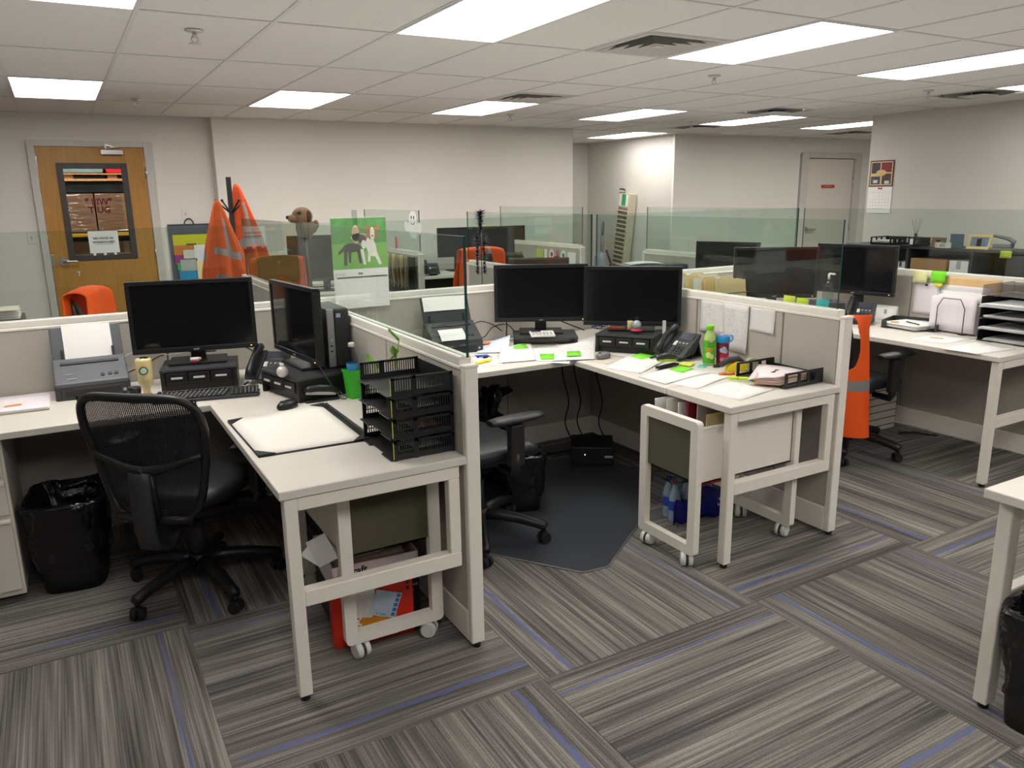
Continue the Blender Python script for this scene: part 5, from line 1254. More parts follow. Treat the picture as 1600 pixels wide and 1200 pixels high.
# chair mat
P = [(1.30, 2.93), (1.50, 2.985), (1.79, 2.56), (1.92, 2.55), (2.36, 2.87), (2.90, 3.42), (2.60, 3.9), (1.30, 3.9)]
m_mat = mat('smoky_chair_mat', (.050, .056, .066), .3, var=.12, scale=60, bump=.15, bscale=500)
cm_ = tag(MB().prism(P, .0005, .004, 0, .001).build('chair_mat', m_mat), 'smoky plastic chair mat on the carpet in the middle cubicle', 'chair mat')
MB().tube([(x, y, .003) for x, y in P], .0045, 6, closed=True).build('mat_lip', mat('clear_mat_lip', (.16, .165, .17), .25), cm_)
# dog calendar on the glass
def cal_page(t, w, z0, z1, m, nm, y=0): return MB().box(-w/2, w/2, y-.0015, y, z0, z1).build(nm, m, t)
t = thing('dog_calendar', 'wall calendar with a photo of dogs on grass, clipped to the glass', 'calendar', (1.425, YS-.042, 1.008), 0)
cal_page(t, .312, .0, .205, M_paper, 'date_page')
m_grass = mat('calendar_meadow', hexc('7fb85a'), .5, var=.25, scale=12); m_trees = mat('calendar_trees', hexc('5f9a58'), .5, var=.5, scale=22)
cal_page(t, .312, .205, .49, M_paper, 'picture_page'); 
MB().box(-.156, .156, -.0025, -.0016, .215, .352).build('meadow_print', m_grass, t); MB().box(-.156, .156, -.0025, -.0016, .352, .488).build('trees_print', m_trees, t)
MB().box(-.138, .15, -.0028, -.0017, .166, .173).build('rule', mat('calendar_dark_rule', (.06, .06, .06), .6), t)
text_obj('JUNE', .024, 'lettering', mat('calendar_grey_ink', (.45, .45, .44), .6), t, (-.118, -.0018, .188), (PI/2, 0, 0)); text_obj('2020', .013, 'lettering', MATS['calendar_dark_rule'], t, (-.005, -.0018, .188), (PI/2, 0, 0), bold=.0008)
for r in range(5):
    for c in range(7):
        n = r*7+c
        if 1 <= n <= 30: text_obj(str(n), .0095, 'date', MATS['calendar_grey_ink'], t, (-.128+c*.043, -.0018, .146-r*.032), (PI/2, 0, 0))
def blob(t, nm, m, pts, y):
    MB().prism([(x, z) for x, z in pts], 0, .0005, 0, 0, Matrix(((1, 0, 0, 0), (0, 0, -1, y), (0, 1, 0, 0), (0, 0, 0, 1)))).build(nm, m, t)
def ell(cx, cz, a, b, rot=0, n=18): return [(cx+a*math.cos(k*2*PI/n)*math.cos(rot)-b*math.sin(k*2*PI/n)*math.sin(rot), cz+a*math.cos(k*2*PI/n)*math.sin(rot)+b*math.sin(k*2*PI/n)*math.cos(rot)) for k in range(n)]
m_dd = mat('dark_dog_coat', hexc('4a4648'), .6, var=.2, scale=80); m_rd = mat('tan_dog_coat', hexc('b07858'), .6, var=.2, scale=80); m_wd = mat('white_dog_coat', hexc('ece6de'), .6, var=.08)
for m_, pts, y in ((mat('cream_dog_coat', hexc('d8b898'), .6, var=.2, scale=60), ell(-.02, .40, .022, .05), -.0026), (MATS['cream_dog_coat'], ell(.0, .385, .05, .022), -.0026),
        (m_wd, ell(.065, .33, .028, .055, .25), -.0030), (m_rd, ell(.04, .375, .05, .02), -.0027), (m_wd, [(.075, .30), (.095, .305), (.122, .235), (.105, .232)], -.0032), (m_wd, [(.045, .30), (.062, .30), (.055, .25), (.04, .25)], -.0032),
        (m_rd, ell(.074, .405, .034, .036), -.0034), (m_wd, ell(.074, .402, .013, .034), -.0038), (m_rd, ell(.045, .43, .010, .016, .5), -.0038), (m_rd, ell(.104, .43, .010, .016, -.5), -.0038), (M_ink, ell(.074, .39, .005, .005), -.0042),
        (m_dd, ell(-.045, .33, .052, .024), -.0036), (m_dd, ell(.012, .375, .022, .026, .4), -.0040), (m_wd, ell(.022, .345, .014, .024), -.0044), (m_dd, [(-.095, .335), (-.125, .305), (-.12, .295), (-.085, .32)], -.0040),
        (m_dd, [(-.09, .32), (-.07, .32), (-.078, .235), (-.095, .235)], -.0040), (m_dd, [(-.065, .315), (-.05, .315), (-.055, .25), (-.066, .25)], -.0039), (m_wd, [(.0, .32), (.02, .32), (.03, .235), (.016, .235)], -.0042), (m_dd, [(-.02, .32), (.0, .32), (.006, .245), (-.006, .245)], -.0041)):
    blob(t, 'dog_print', m_, pts, y)
MB().box(-.032, -.008, -.010, .010, .455, .53, .004).build('clear_clip', m_clear, t)
# ---------------------------------------------------------------- right cubicle
monitor('right of the two monitors in the right cubicle, beside the pinned notes', (4.765, 3.545, DZ), R(-78), .165)
monitor('left of the two monitors in the right cubicle, above the sticky notes', (4.17, 3.735, DZ), R(-35), .165)
phone('black desk phone on the right desk above the hanging orange vest', (4.60, 3.375, DZ), R(-62))
t = thing('note_card', 'white folded card with a small printed figure beside the right phone', 'card', (4.80, 3.33, DZ), R(-80))
MB().sheet(lambda u, v: ((u-.5)*.15, .03*v, .10*v), 4, 4, .001).build('front', M_paper, t); MB().sheet(lambda u, v: ((u-.5)*.15, .065-.035*v, .10*v), 4, 4, .001).build('rear', M_paper, t)
MB().box(-.008, .008, .012, .016, .045, .075).build('figure', M_logo, t)
t = thing('letter_tray', 'low black letter tray full of papers on the right desk', 'letter tray', (4.70, 3.045, DZ), R(-72))
MB().box(-.16, .16, -.12, .12, .003, .007).build('tray_floor', M_blk, t)
MB().box(-.16, -.155, -.12, .12, .003, .052).box(-.16, .16, .115, .12, .003, .052).box(-.16, -.13, -.12, -.115, .003, .045).build('far_wall', M_blk2, t)
MB().box(.155, .16, -.12, .12, .003, .045).build('near_wall', M_blk2, t)
stack('white papers piled in the low black tray on the right desk', [(4.56, 3.19), (4.535, 2.93), (4.80, 2.90), (4.83, 3.15)], DZ+.012, 8, [M_paper, F_form2], .003)
tag(MB().box(-.025, .025, -.014, .014, 0, .0012).build('sticky_flag', mat('orange_note2', hexc('f2a030'), .7), None, (4.60, 3.11, DZ+.0385), (0, 0, R(-50))), 'orange flag on the papers in the low right tray', 'sticky note')
marker('dark pen lying across the papers in the low right tray', (4.62, 3.00, DZ+.038), R(-20), M_blk2, .12, .004, 'pen')
t = thing('file_sorter', 'black wire file sorter holding upright documents on the right desk', 'file sorter', (4.745, 2.79, DZ), R(-90))
for k, y in enumerate((-.085, -.02, .05)):
    MB().tube([(-.085, y, .004), (-.085, y, .16), (-.055, y, .215), (.055, y, .215), (.085, y, .16), (.085, y, .004)], .0028, 6).build('wire_arch', M_blk, t)
for x in (-.085, .085): MB().tube([(x, -.13, .012), (x, -.085, .004), (x, .09, .004)], .003, 6).build('wire_foot', M_blk, t)
for k, (y, h, w_) in enumerate(((-.065, .205, .285), (-.055, .20, .28), (-.045, .21, .285), (-.01, .215, .26), (.03, .235, .27))):
    tag(MB().sheet(lambda u, v: ((u-.5)*w_, y+.012*math.sin(u*PI)*v, .012+h*v), 8, 4, .0025).build('upright_document', print_mat('sideways_form', paper='ece4ea', ink='a8a0b0', rows=12, dens=.30, grid=.3) if k < 3 else M_paper, None, (4.745, 2.79, DZ), (0, 0, R(-90))),
        ('printed sheet at the front of the wire sorter', 'second printed sheet in the wire sorter', 'third printed sheet in the wire sorter', 'white sheet in the middle slot of the wire sorter', 'tall white sheet at the back of the wire sorter')[k], 'document', 'documents in the wire sorter')
tw2 = tray_tower('black five tier tray tower with smoky top at the right edge', (4.755, 2.425, DZ), R(-90), .30, .32, 5, .066, mat('smoky_clear_plastic', (.18, .16, .15), .15, alpha=.45), False)
for k, (P, n) in enumerate((([(4.60, 2.54), (4.595, 2.31), (4.86, 2.31), (4.86, 2.54)], 4), ([(4.57, 2.56), (4.575, 2.30), (4.86, 2.30), (4.86, 2.55)], 4), ([(4.58, 2.55), (4.59, 2.30), (4.86, 2.30), (4.86, 2.55)], 4), ([(4.53, 2.545), (4.545, 2.29), (4.82, 2.27), (4.82, 2.53)], 6))):
    stack('white papers in the %s tier of the right tray tower' % ('lowest', 'second', 'third', 'fourth')[k], P, DZ+.066*k+.010, n, M_paper, .003)
for z in (.066*2+.03, .066*3+.03): MB().box(-.152, -.1515, -.15, -.10, z, z+.022).build('white_label', M_paper, tw2)
paper('white form with an orange flag at the front of the right desk', [(4.319, 2.821), (4.333, 2.60), (4.626, 2.60), (4.574, 2.805)], DZ+.001, M_paper)
paper('printed pages overhanging the front corner of the right desk', [(4.18, 2.53), (4.19, 2.33), (4.50, 2.30), (4.52, 2.54)], DZ+.002, F_form2)
tag(MB().box(-.035, .035, -.010, .010, 0, .0012).build('sticky_flag', mat('orange_flag', hexc('f09048'), .7), None, (4.46, 2.735, DZ+.0022), (0, 0, R(-70))), 'small orange flag on the white form of the right desk', 'sticky note')
# pinned on the right panel
XQ = XC-.0235
pinned('printed letter pinned to the right panel under the pale yellow note', 3.225, 3.045, .79, 1.0, XQ, print_mat('pinned_letter', paper='efe8ec', ink='b0a8b4', rows=30, dens=.34), .004)
pinned('white page pinned right of the printed letter on the right panel', 3.04, 2.71, .86, 1.00, XQ-.004, print_mat('pinned_white', paper='efe8ec', ink='c0b8c4', rows=14, dens=.25), .004)
pinned('peach envelope pinned behind the white page on the right panel', 3.02, 2.66, .93, 1.055, XQ-.001, mat('peach_envelope', hexc('eec690'), .7), .002)
for y0, y1, z0, z1, m, l in ((3.23, 3.128, 1.0, 1.073, mat('pale_yellow_note', hexc('e6e4a8'), .7), 'pale yellow note stuck at the top of the right panel'), (3.106, 3.004, 1.012, 1.084, M_green_n, 'lime note stuck at the top of the right panel'), (3.075, 3.02, .985, 1.02, M_yel_n, 'yellow note peeping out under the lime note on the right panel')):
    tag(MB().sheet(lambda u, v: (XC-.040-.012*(1-v)-.004*u, y0+(y1-y0)*u, z0+(z1-z0)*v), 3, 3, .001).build('sticky_note', m), l, 'sticky note', 'sticky notes on the right panel')
tag(MB().cyl((XQ-.006, 3.135, .985), (XQ-.022, 3.135, .987), .005, .006, 10).build('push_pin', M_blk), 'black push pin holding the letter on the right panel', 'push pin')
# sticky notes and bits along the panel between middle and right cubicle
for y0, y1, m, l, dz in ((2.68, 2.61, M_yel_n, 'yellow note behind the panel cap, left of its neighbour', .0), (2.60, 2.535, mat('lime_yellow_note', hexc('d8ea28'), .7), 'lime yellow note standing behind the middle panel cap', -.004), (2.485, 2.415, mat('turquoise_note', hexc('30b8b8'), .7), 'turquoise note standing behind the middle panel cap', .002)):
    tag(MB().sheet(lambda u, v: (XB+.034+.008*v, y0+(y1-y0)*u, 1.02+dz+.085*v), 2, 3, .001).build('sticky_note', m), l, 'sticky note', 'notes behind the middle panel cap')
t = thing('soap_pump', 'clear pump bottle standing behind the glass near the sticky notes', 'bottle', (3.62, 3.02, DZ))
# side shelf that carries the pump bottle, files and notes
sh = thing('floor_cabinet', 'grey floor cabinet behind the middle panel carrying manila folders', 'cabinet', (3.27, 3.16, 0))
MB().box(-.155, .20, .0, .26, .90, .925, .003).box(-.155, .20, .26, .60, .90, .925, .003).build('counter_top', M_blk2, sh); MB().box(-.15, .19, .02, .58, .02, .90, .004).build('body', M_fabd, sh)
t.location = (4.30, 3.40, DZ+.165)
tag(MB().box(-.09, .09, -.09, .09, 0, .165, .005).build('card_box', M_blk2, None, (4.30, 3.40, DZ), (0, 0, R(-35))), 'dark square box under the clear pump bottle on the right desk', 'box')
MB().lathe([(0, 0), (.03, 0), (.033, .01), (.033, .10), (.02, .125), (.012, .13), (.012, .145)], 18).build('body', m_clear, t)
MB().cyl((0, 0, .14), (0, 0, .175), .008).bar((0, 0, .178), (0, -.045, .176), .014, .010, .003).build('pump', M_white_p, t)
t = thing('folder_rack', 'wire rack packed with manila folders behind the middle panel', 'file rack', (3.30, 3.44, .925))
MB().tube([(-.12, -.215, .0), (-.12, -.215, .10), (-.10, -.215, .12), (.10, -.215, .12), (.12, -.215, .10), (.12, -.215, 0)], .003, 6).tube([(-.12, .2, 0), (-.12, .2, .10), (.12, .2, .10), (.12, .2, 0)], .003, 6).tube([(-.12, -.215, .004), (-.12, .2, .004)], .003, 6).tube([(.12, -.215, .004), (.12, .2, .004)], .003, 6).build('wire_frame', M_blk, t)
m_man = mat('manila_folder', hexc('e6cf98'), .7, var=.05)
for k in range(13):
    y = -.195+.031*k; tab = (-.06+.04*((k*5) % 4)); mm = M_paper if k in (5, 6, 9) else m_man
    fo = MB().prism([(-.115, 0), (.115, 0), (.115, .185), (tab+.05, .185), (tab+.042, .20), (tab-.042, .20), (tab-.05, .185), (-.115, .185)], -.002, .002, 0, 0, Matrix.Translation((0, y, .004)) @ Matrix.Rotation(R(-9+((k*7) % 5)), 4, 'X') @ Matrix.Rotation(PI/2, 4, 'X')).build('folder', mm, None, (3.30, 3.44, .925))
    tag(fo, 'white papers between manila folders in the wire rack' if mm is M_paper else 'manila folder in the wire rack behind the middle panel', 'folder', 'papers in the wire rack' if mm is M_paper else 'manila folders in the wire rack')
# chair with vest
pad_chair('black task chair with an orange vest hung on its back, right cubicle', (4.14, 3.06, 0), R(88), .93, a0=R(-72-88), arm_z=.67)
def vest(label, mt, m, w=.46, h=.70, wrap=.20, bands=((.30, .37),), hole=True, folds=.012, name='safety_vest', flare=.22):
    """sleeveless vest hung by its shoulders: front sheet wrapping round one side; mt places local x across, z up, hung from z=0 downward"""
    q = MB(); nu, nv = 66, 72; g = []
    for i in range(nu+1):
        col = []
        for j in range(nv+1):
            u, v = i/nu, j/nv; s_ = u*(w+wrap); z = -h*v
            if s_ < w: x, y = s_, 0.0
            else:
                a = (s_-w)/.07; a = min(a, PI/2); x = w+.07*math.sin(a); y = .07*(1-math.cos(a))+max(0, s_-w-.07*PI/2)
            sh = 0.0 if v > .12 else (.12-v)/.12
            y += folds*math.sin(s_*30+v*2)*v - .035*sh*(-1)
            x = x*(1+flare*v) - (w*.5*(.10*v))
            col.append(q.bm.verts.new(mt @ Vector((x, y, z))))
        g.append(col)
    for i in range(nu):
        for j in range(nv):
            u, v = (i+.5)/nu, (j+.5)/nv; s_ = u*(w+wrap)
            if hole and ((s_-w*1.03)/.062)**2 + ((v*h-.165)/.145)**2 < 1: continue
            neck = ((s_-w*.42)/.10)**2 + ((v*h)/.30)**2 < 1
            if neck: continue
            f = q.bm.faces.new((g[i][j], g[i+1][j], g[i+1][j+1], g[i][j+1])); f.smooth = True
            f.material_index = 1 if any(a < v*h < b for a, b in bands) else 0
    bmesh.ops.delete(q.bm, geom=[v for v in q.bm.verts if not v.link_faces], context='VERTS')
    for _ in range(5): bmesh.ops.smooth_vert(q.bm, verts=[v for v in q.bm.verts if v.is_boundary], factor=.5, use_axis_x=True, use_axis_y=True, use_axis_z=True)
    q.bm.normal_update(); bmesh.ops.solidify(q.bm, geom=list(q.bm.faces), thickness=.004)
    return tag(q.build(name, [m, M_silver]), label, 'vest', 'orange hi-vis vests')
def frame_m(o, xd, yd): 
    o, xd, yd = Vector(o), Vector((*xd, 0)).normalized(), Vector((*yd, 0)).normalized()
    return Matrix(((xd.x, yd.x, 0, o.x), (xd.y, yd.y, 0, o.y), (0, 0, 1, o.z), (0, 0, 0, 1)))
v1 = vest('bright orange vest with grey band hung on the right cubicle chair', frame_m((3.80, 3.24, .915), (.10, -1), (1, .10)), M_orange, .345, .72, .155, ((.375, .435),))
m4 = frame_m((3.80, 3.24, .915), (.10, -1), (1, .10))
MB().sheet(lambda u, v: m4 @ Vector((.18+.17*u, -.012, -.50-.075*v-.012*math.sin(u*PI))), 8, 4, .004).build('pocket_flap', M_orange, v1)
MB().sheet(lambda u, v: m4 @ Vector((.17+.18*u, -.010, -.30-.07*v)), 6, 3, .003).build('chest_pocket', M_orange, v1)
t = thing('drawer_box', 'pale ribbed box standing on the floor behind the vest chair', 'box', (4.72, 3.36, 0))
MB().box(-.15, .15, -.14, .14, .0, .34, .006).build('body', M_frame, t)
for k in range(6): MB().box(-.152, .152, -.1415, -.139, .03+.05*k, .036+.05*k).box(-.1515, -.149, -.142, .142, .03+.05*k, .036+.05*k).build('groove', mat('grey_groove', (.12, .115, .11), .6), t)
cable('black cable on the floor by the white base plate of the right cubicle', [(4.75, 3.10, .01), (4.82, 3.02, .02), (4.86, 3.0, .008), (4.90, 2.92, .01)], .006)

# ---------------------------------------------------------------- near right desk
bin_liner('black waste bin with bulging liner under the nearest desk corner', (2.42, 1.0, 0), R(5), .18, .25, .20, .26, .38, 21)

# ---------------------------------------------------------------- calendar wall and low black shelf
t = thing('low_bookcase', 'low black bookcase along the calendar wall', 'bookcase', (8.22, 4.9, 0))
MB().box(-.20, .22, -1.6, 1.25, .975, 1.0, .003).build('top_board', M_blk2, t); MB().box(-.20, .22, -1.6, 1.25, .72, .745, .003).build('shelf', M_blk2, t); MB().box(-.20, .22, -1.6, 1.25, .36, .385, .003).build('shelf', M_blk2, t); MB().box(.20, .22, -1.6, 1.25, .0, .975).build('back_board', M_blk, t)
for y in (-1.6, -.62, -.26, .44, 1.22): MB().box(-.20, .20, y, y+.03, 0, .975).build('upright', M_blk2, t)
MB().box(-.205, -.195, -1.57, -.60, .40, .96, .004).build('cabinet_door', mat('slate_cabinet', (.055, .055, .065), .5), t)
def frame_obj(label, y, w, h, m, pm, rz=-90):
    t = thing('picture_frame', label, 'picture frame', (8.10, y, 1.0), R(rz)); b = .028
    mt = Matrix.Rotation(R(-14), 4, 'X')
    MB().box(-w/2, w/2, 0, .012, 0, b, .003, m=mt).box(-w/2, w/2, 0, .012, h-b, h, .003, m=mt).box(-w/2, -w/2+b, 0, .012, b, h-b, .003, m=mt).box(w/2-b, w/2, 0, .012, b, h-b, .003, m=mt).build('border', m, t)
    MB().box(-w/2+b, w/2-b, .005, .011, b, h-b, m=mt).build('photo', pm, t); MB().box(-.02, .02, .01, .06, 0, h*.7, .002).build('easel', M_blk, t)
frame_obj('brown framed photo on the black bookcase beside a white basket', 5.08, .16, .105, mat('brown_frame', hexc('6a5038'), .5), mat('brown_photo', hexc('8a7050'), .5, var=.6, scale=40))
frame_obj('larger pale gold framed photo on the black bookcase', 4.65, .24, .15, mat('pale_gold_frame', hexc('d0b880'), .45), mat('blue_photo', hexc('6a7c94'), .4, var=.7, scale=25))
tag(MB().box(-.004, .004, -.07, .07, 0, .145).build('standing_card', mat('slate_blue_card', hexc('51606e'), .6), None, (8.10, 4.87, 1.0)), 'slate blue card standing between the two framed photos', 'card')
t = thing('white_basket', 'small white slotted basket on the black bookcase', 'basket', (8.08, 4.99, 1.0))
q = MB(); q.box(-.05, .05, -.065, .065, 0, .005)
for y in range(7): q.box(-.052, -.048, -.065+y*.0205, -.057+y*.0205, 0, .055)
q.box(-.052, -.048, -.067, .067, .048, .055).box(.048, .052, -.067, .067, 0, .055).box(-.05, .05, -.067, -.063, 0, .055).box(-.05, .05, .063, .067, 0, .055).build('basket_body', M_white_p, t)
t = thing('reed_diffuser', 'dark bottle with thin reeds on the black bookcase', 'diffuser', (8.08, 5.32, 1.0))
MB().lathe([(0, 0), (.045, 0), (.047, .01), (.047, .085), (.03, .10), (.016, .105), (.016, .135)], 18).build('bottle', M_blk, t); MB().box(-.0485, -.046, -.03, .03, .02, .08).build('white_label', M_paper, t)
for dx, dy in ((-.02, .05), (.02, -.05), (0, .02), (.01, -.025)): MB().tube([(0, 0, .10), (dx, dy, .29)], .0022, 5).build('reed', mat('reed_brown', hexc('7a6a58'), .8), t)
t = thing('hole_punch', 'big grey lever hole punch on the black bookcase', 'hole punch', (8.10, 4.40, 1.0), R(-90))
MB().box(-.11, .11, -.06, .06, 0, .025, .006).box(-.09, .09, -.03, .04, .025, .06, .008).build('base', mat('punch_grey', (.16, .16, .165), .4), t)
MB().tube([(.08, 0, .05), (.10, 0, .085), (.05, 0, .115), (-.03, 0, .13), (-.10, 0, .14)], [.02, .024, .02, .016, .014], 10).build('lever', MATS['punch_grey'], t)
for k, (y, l) in enumerate(((5.68, 'black letter tray with white papers on the bookcase, farther one'), (5.40, 'black letter tray on the bookcase next to the diffuser'))):
    t = thing('letter_tray', l, 'letter tray', (8.14, y, 1.0), R(-90)); MB().box(-.12, .12, -.15, .15, .003, .01).build('tray_floor', M_blk, t)
    for x in (-.12, .12):
        q = MB(); q.box(x-.004, x+.004, -.15, .15, .01, .025).box(x-.004, x+.004, -.15, .15, .075, .088)
        for yy in (-.15, -.06, .03, .12): q.box(x-.004, x+.004, yy, yy+.022, .02, .08)
        q.build('side_wall', M_blk, t)
    MB().box(-.12, .12, .145, .15, .01, .088).build('back_wall', M_blk, t)
    if k == 0: stack('white papers lying in the farther tray on the bookcase', [(8.0, 5.78), (8.0, 5.57), (8.26, 5.57), (8.26, 5.78)], 1.03, 5, M_paper, .005)
def boxy(name, label, cat, x, y, z, sx, sy, sz, m, m2=None):
    t = thing(name, label, cat, (x, y, z)); MB().box(-sx/2, sx/2, -sy/2, sy/2, 0, sz, .004).build('body', m, t)
    MB().box(-sx/2-.0015, -sx/2+.001, -sy*.12, sy*.12, sz*.35, sz).build('tape', m2 or MATS['carton_tape'], t); return t
boxy('carton', 'brown cardboard carton on the bookcase shelf below the diffuser', 'box', 8.16, 5.11, .747, .28, .40, .13, mat('cardboard', hexc('a07c50'), .75, var=.08))
boxy('carton', 'white paper carton on the bookcase shelf right of the cardboard one', 'box', 8.16, 4.775, .747, .28, .20, .13, M_white_p, M_logo)
boxy('carton', 'small white labelled carton at the far end of the bookcase shelf', 'box', 8.16, 5.445, .747, .22, .12, .08, M_white_p, M_blk2)
t = thing('cabinet_note', 'lime note stuck on the bookcase edge below the hole punch', 'sticky note', (8.012, 4.31, .935))
MB().sheet(lambda u, v: (-.004-.008*(1-v), (u-.5)*.11, .07*v), 2, 3, .001).build('note_sheet', mat('dull_lime_note', hexc('a8b83c'), .7), t)
# wall calendar
t = thing('wall_calendar', 'calendar with a red bordered picture collage on the right wall', 'calendar', (8.448, 6.065, 1.335), R(-90))
MB().box(-.155, .155, -.006, 0, 0, .30, .001).build('date_page', M_paper, t); MB().box(-.155, .155, -.007, 0, .305, .60, .001).build('picture_page', mat('maroon_border', hexc('5e2420'), .6), t)
MB().box(-.142, .142, -.0085, -.0065, .318, .587).build('cream_mount', mat('cream_mount', hexc('d6bc90'), .6), t)
for x0, x1, z0, z1, c in ((-.13, -.02, .455, .575, '3c3440'), (-.005, .13, .465, .575, '7c2020'), (-.13, -.01, .33, .42, '46484c'), (.012, .13, .33, .45, '4a3a34')):
    MB().box(x0, x1, -.0100, -.0084, z0, z1).build('collage_picture', mat('collage_'+c, hexc(c), .5, var=.6, scale=40), t)
MB().prism(ell(0, .46, .065, .035), 0, .002, 0, 0, Matrix(((1, 0, 0, 0), (0, 0, -1, -.010), (0, 1, 0, 0), (0, 0, 0, 1)))).build('cream_oval', mat('collage_cream', hexc('d8b878'), .6), t)
for x0, z0 in ((-.10, .345), (.05, .335)): MB().box(x0, x0+.06, -.0115, -.0098, z0, z0+.035).build('pale_caption', mat('collage_pale', hexc('c8d0d4'), .6), t)
MB().prism([(-.028, .268), (-.004, .276), (.004, .276), (.028, .268), (.024, .284), (.028, .298), (.004, .288), (-.004, .288), (-.028, .298), (-.024, .284)], 0, .001, 0, 0, Matrix(((1, 0, 0, 0), (0, 0, -1, -.0062), (0, 1, 0, 0), (0, 0, 0, 1)))).build('red_bow_mark', mat('crimson_mark', hexc('9c2838'), .6), t)
for r in range(6):
    for c in range(7):
        if r == 0: text_obj('SMTWTFS'[c], .016, 'date', MATS['calendar_grey_ink'], t, (-.12+c*.04, -.0062, .235), (PI/2, 0, 0), bold=.0004)
        elif 1 <= (r-1)*7+c-1 <= 31: text_obj(str((r-1)*7+c-1), .016, 'date', MATS['calendar_grey_ink'], t, (-.12+c*.04, -.0062, .235-r*.037), (PI/2, 0, 0), bold=.0004)
# ---------------------------------------------------------------- rows behind the spine
def coat_stand(loc):
    t = thing('coat_stand', 'black coat stand draped with two orange vests by the back wall', 'coat stand', loc)
    MB().box(-.018, .018, -.018, .018, .03, 1.785, .003).build('pole', M_blk2, t)
    for a in range(4):
        c, s_ = math.cos(a*PI/2+.35), math.sin(a*PI/2+.35)
        MB().tube([(.015*c, .015*s_, .12), (.12*c, .12*s_, .05), (.24*c, .24*s_, .015)], .014, 8).build('foot', M_blk2, t)
        MB().tube([(.015*c, .015*s_, 1.50), (.07*c, .07*s_, 1.545), (.13*c, .13*s_, 1.595)], .0075, 8).ball((.13*c, .13*s_, 1.597), .012).build('hook', M_blk, t)
coat_stand((1.285, 6.98, 0))
def hung_vest(label, peg, m, w, h, seed, tilt=0):
    """vest hanging from one loop: gathered at the peg, fanning out into folds"""
    rnd = random.Random(seed); ph = rnd.random()*6; q = MB(); nu, nv = 64, 26; g = []
    for i in range(nu):
        col = []
        a = 2*PI*i/nu
        for j in range(nv+1):
            v = j/nv; r = (.012 + (w/2)*(v**.75)*(1-.18*max(0, v-.75)/.25))
            fold = 1+.22*math.sin(a*7+ph+v*1.5)*min(1, v*2)
            x = r*math.cos(a)*fold + tilt*v; y = .40*r*math.sin(a)*fold
            z = -h*v + .05*math.sin(a*2+ph)*v
            col.append(q.bm.verts.new(Vector(peg)+Vector((x, y, z))))
        g.append(col)
    for i in range(nu):
        for j in range(nv):
            v = (j+.5)/nv; f = q.bm.faces.new((g[i][j], g[(i+1) % nu][j], g[(i+1) % nu][j+1], g[i][j+1])); f.smooth = True
            band = .52 < v < .62 or .85 < v < .93; stripe = (v < .55 and v > .18 and (i % 32) in (18, 19, 20, 21))
            f.material_index = 1 if (band and (i % 32) > 8) or stripe else 0
    q.bm.normal_update(); bmesh.ops.solidify(q.bm, geom=list(q.bm.faces), thickness=.003)
    return tag(q.build('safety_vest', [m, M_silver]), label, 'vest', 'orange hi-vis vests')
hung_vest('faded orange mesh vest on the left hook of the coat stand', (1.168, 6.92, 1.60), M_orange2, .36, .75, 2, .02)
hung_vest('orange vest hung highest at the right of the coat stand', (1.352, 7.03, 1.73), mat('warm_orange_cloth', (.85, .11, .02), .8, var=.15, scale=18), .36, .84, 5, .06)
# golf club with dog head cover
t = thing('golf_club', 'upright black stick topped with a plush brown dog head cover', 'golf club', (1.225, 4.43, 0))
MB().tube([(0, 0, .738), (-.005, 0, .8), (-.02, 0, 1.10), (-.033, .0, 1.45)], [.009, .010, .012, .013], 10).build('shaft', M_blk, t)
m_fur = mat('brown_plush', hexc('7a5c3c'), .95, var=.35, scale=60, bump=.8, bscale=220, sheen=.4)
q = MB(); q.ball((-.035, 0, 1.505), .055, 1.05, .9, .95, 20).ball((-.085, -.005, 1.495), .030, 1.1, .95, .8, 14).tube([(-.03, 0, 1.39), (-.025, 0, 1.43), (-.015, 0, 1.47)], [.036, .052, .055], 16).ball((.0, -.0, 1.445), .048, 1.0, .95, .8, 16)
hd = q.build('plush_head', m_fur, t)
for y in (-.042, .042): MB().ball((-.01, y, 1.505), .022, .7, .5, 1.5, 12).build('ear', mat('dark_brown_plush', hexc('4e3826'), .95, var=.3, scale=60, bump=.6, bscale=220), hd)
MB().ball((-.117, -.006, 1.502), .0105).build('nose', M_blk, hd)
MB().ball((-.060, -.043, 1.527), .011, 1.2, .6, .8).build('eye', M_blk, hd); MB().ball((.036, -.012, 1.46), .024, .7, .8, 1.1).build('tuft', m_fur, t)
# rear desks
for nm, b, l in (('rear left', (-.72, 1.11, 4.256, 4.90), 'white desk behind the left spine panel'), ('rear middle', (1.17, 2.995, 4.256, 4.90), 'white desk behind the middle spine panel'), ('rear right', (3.055, 4.94, 4.256, 4.90), 'white desk behind the right spine panel')):
    d_ = thing('rear_desk', l, 'desk', (0, 0, 0), 0, 'desks behind the spine panels'); slab(*b, par=d_)
    for x in (b[0]+.05, b[1]-.05): MB().box(x-.02, x+.02, 4.82, 4.86, 0, .708, .003, seg=1).build('desk_leg', M_frame, d_)
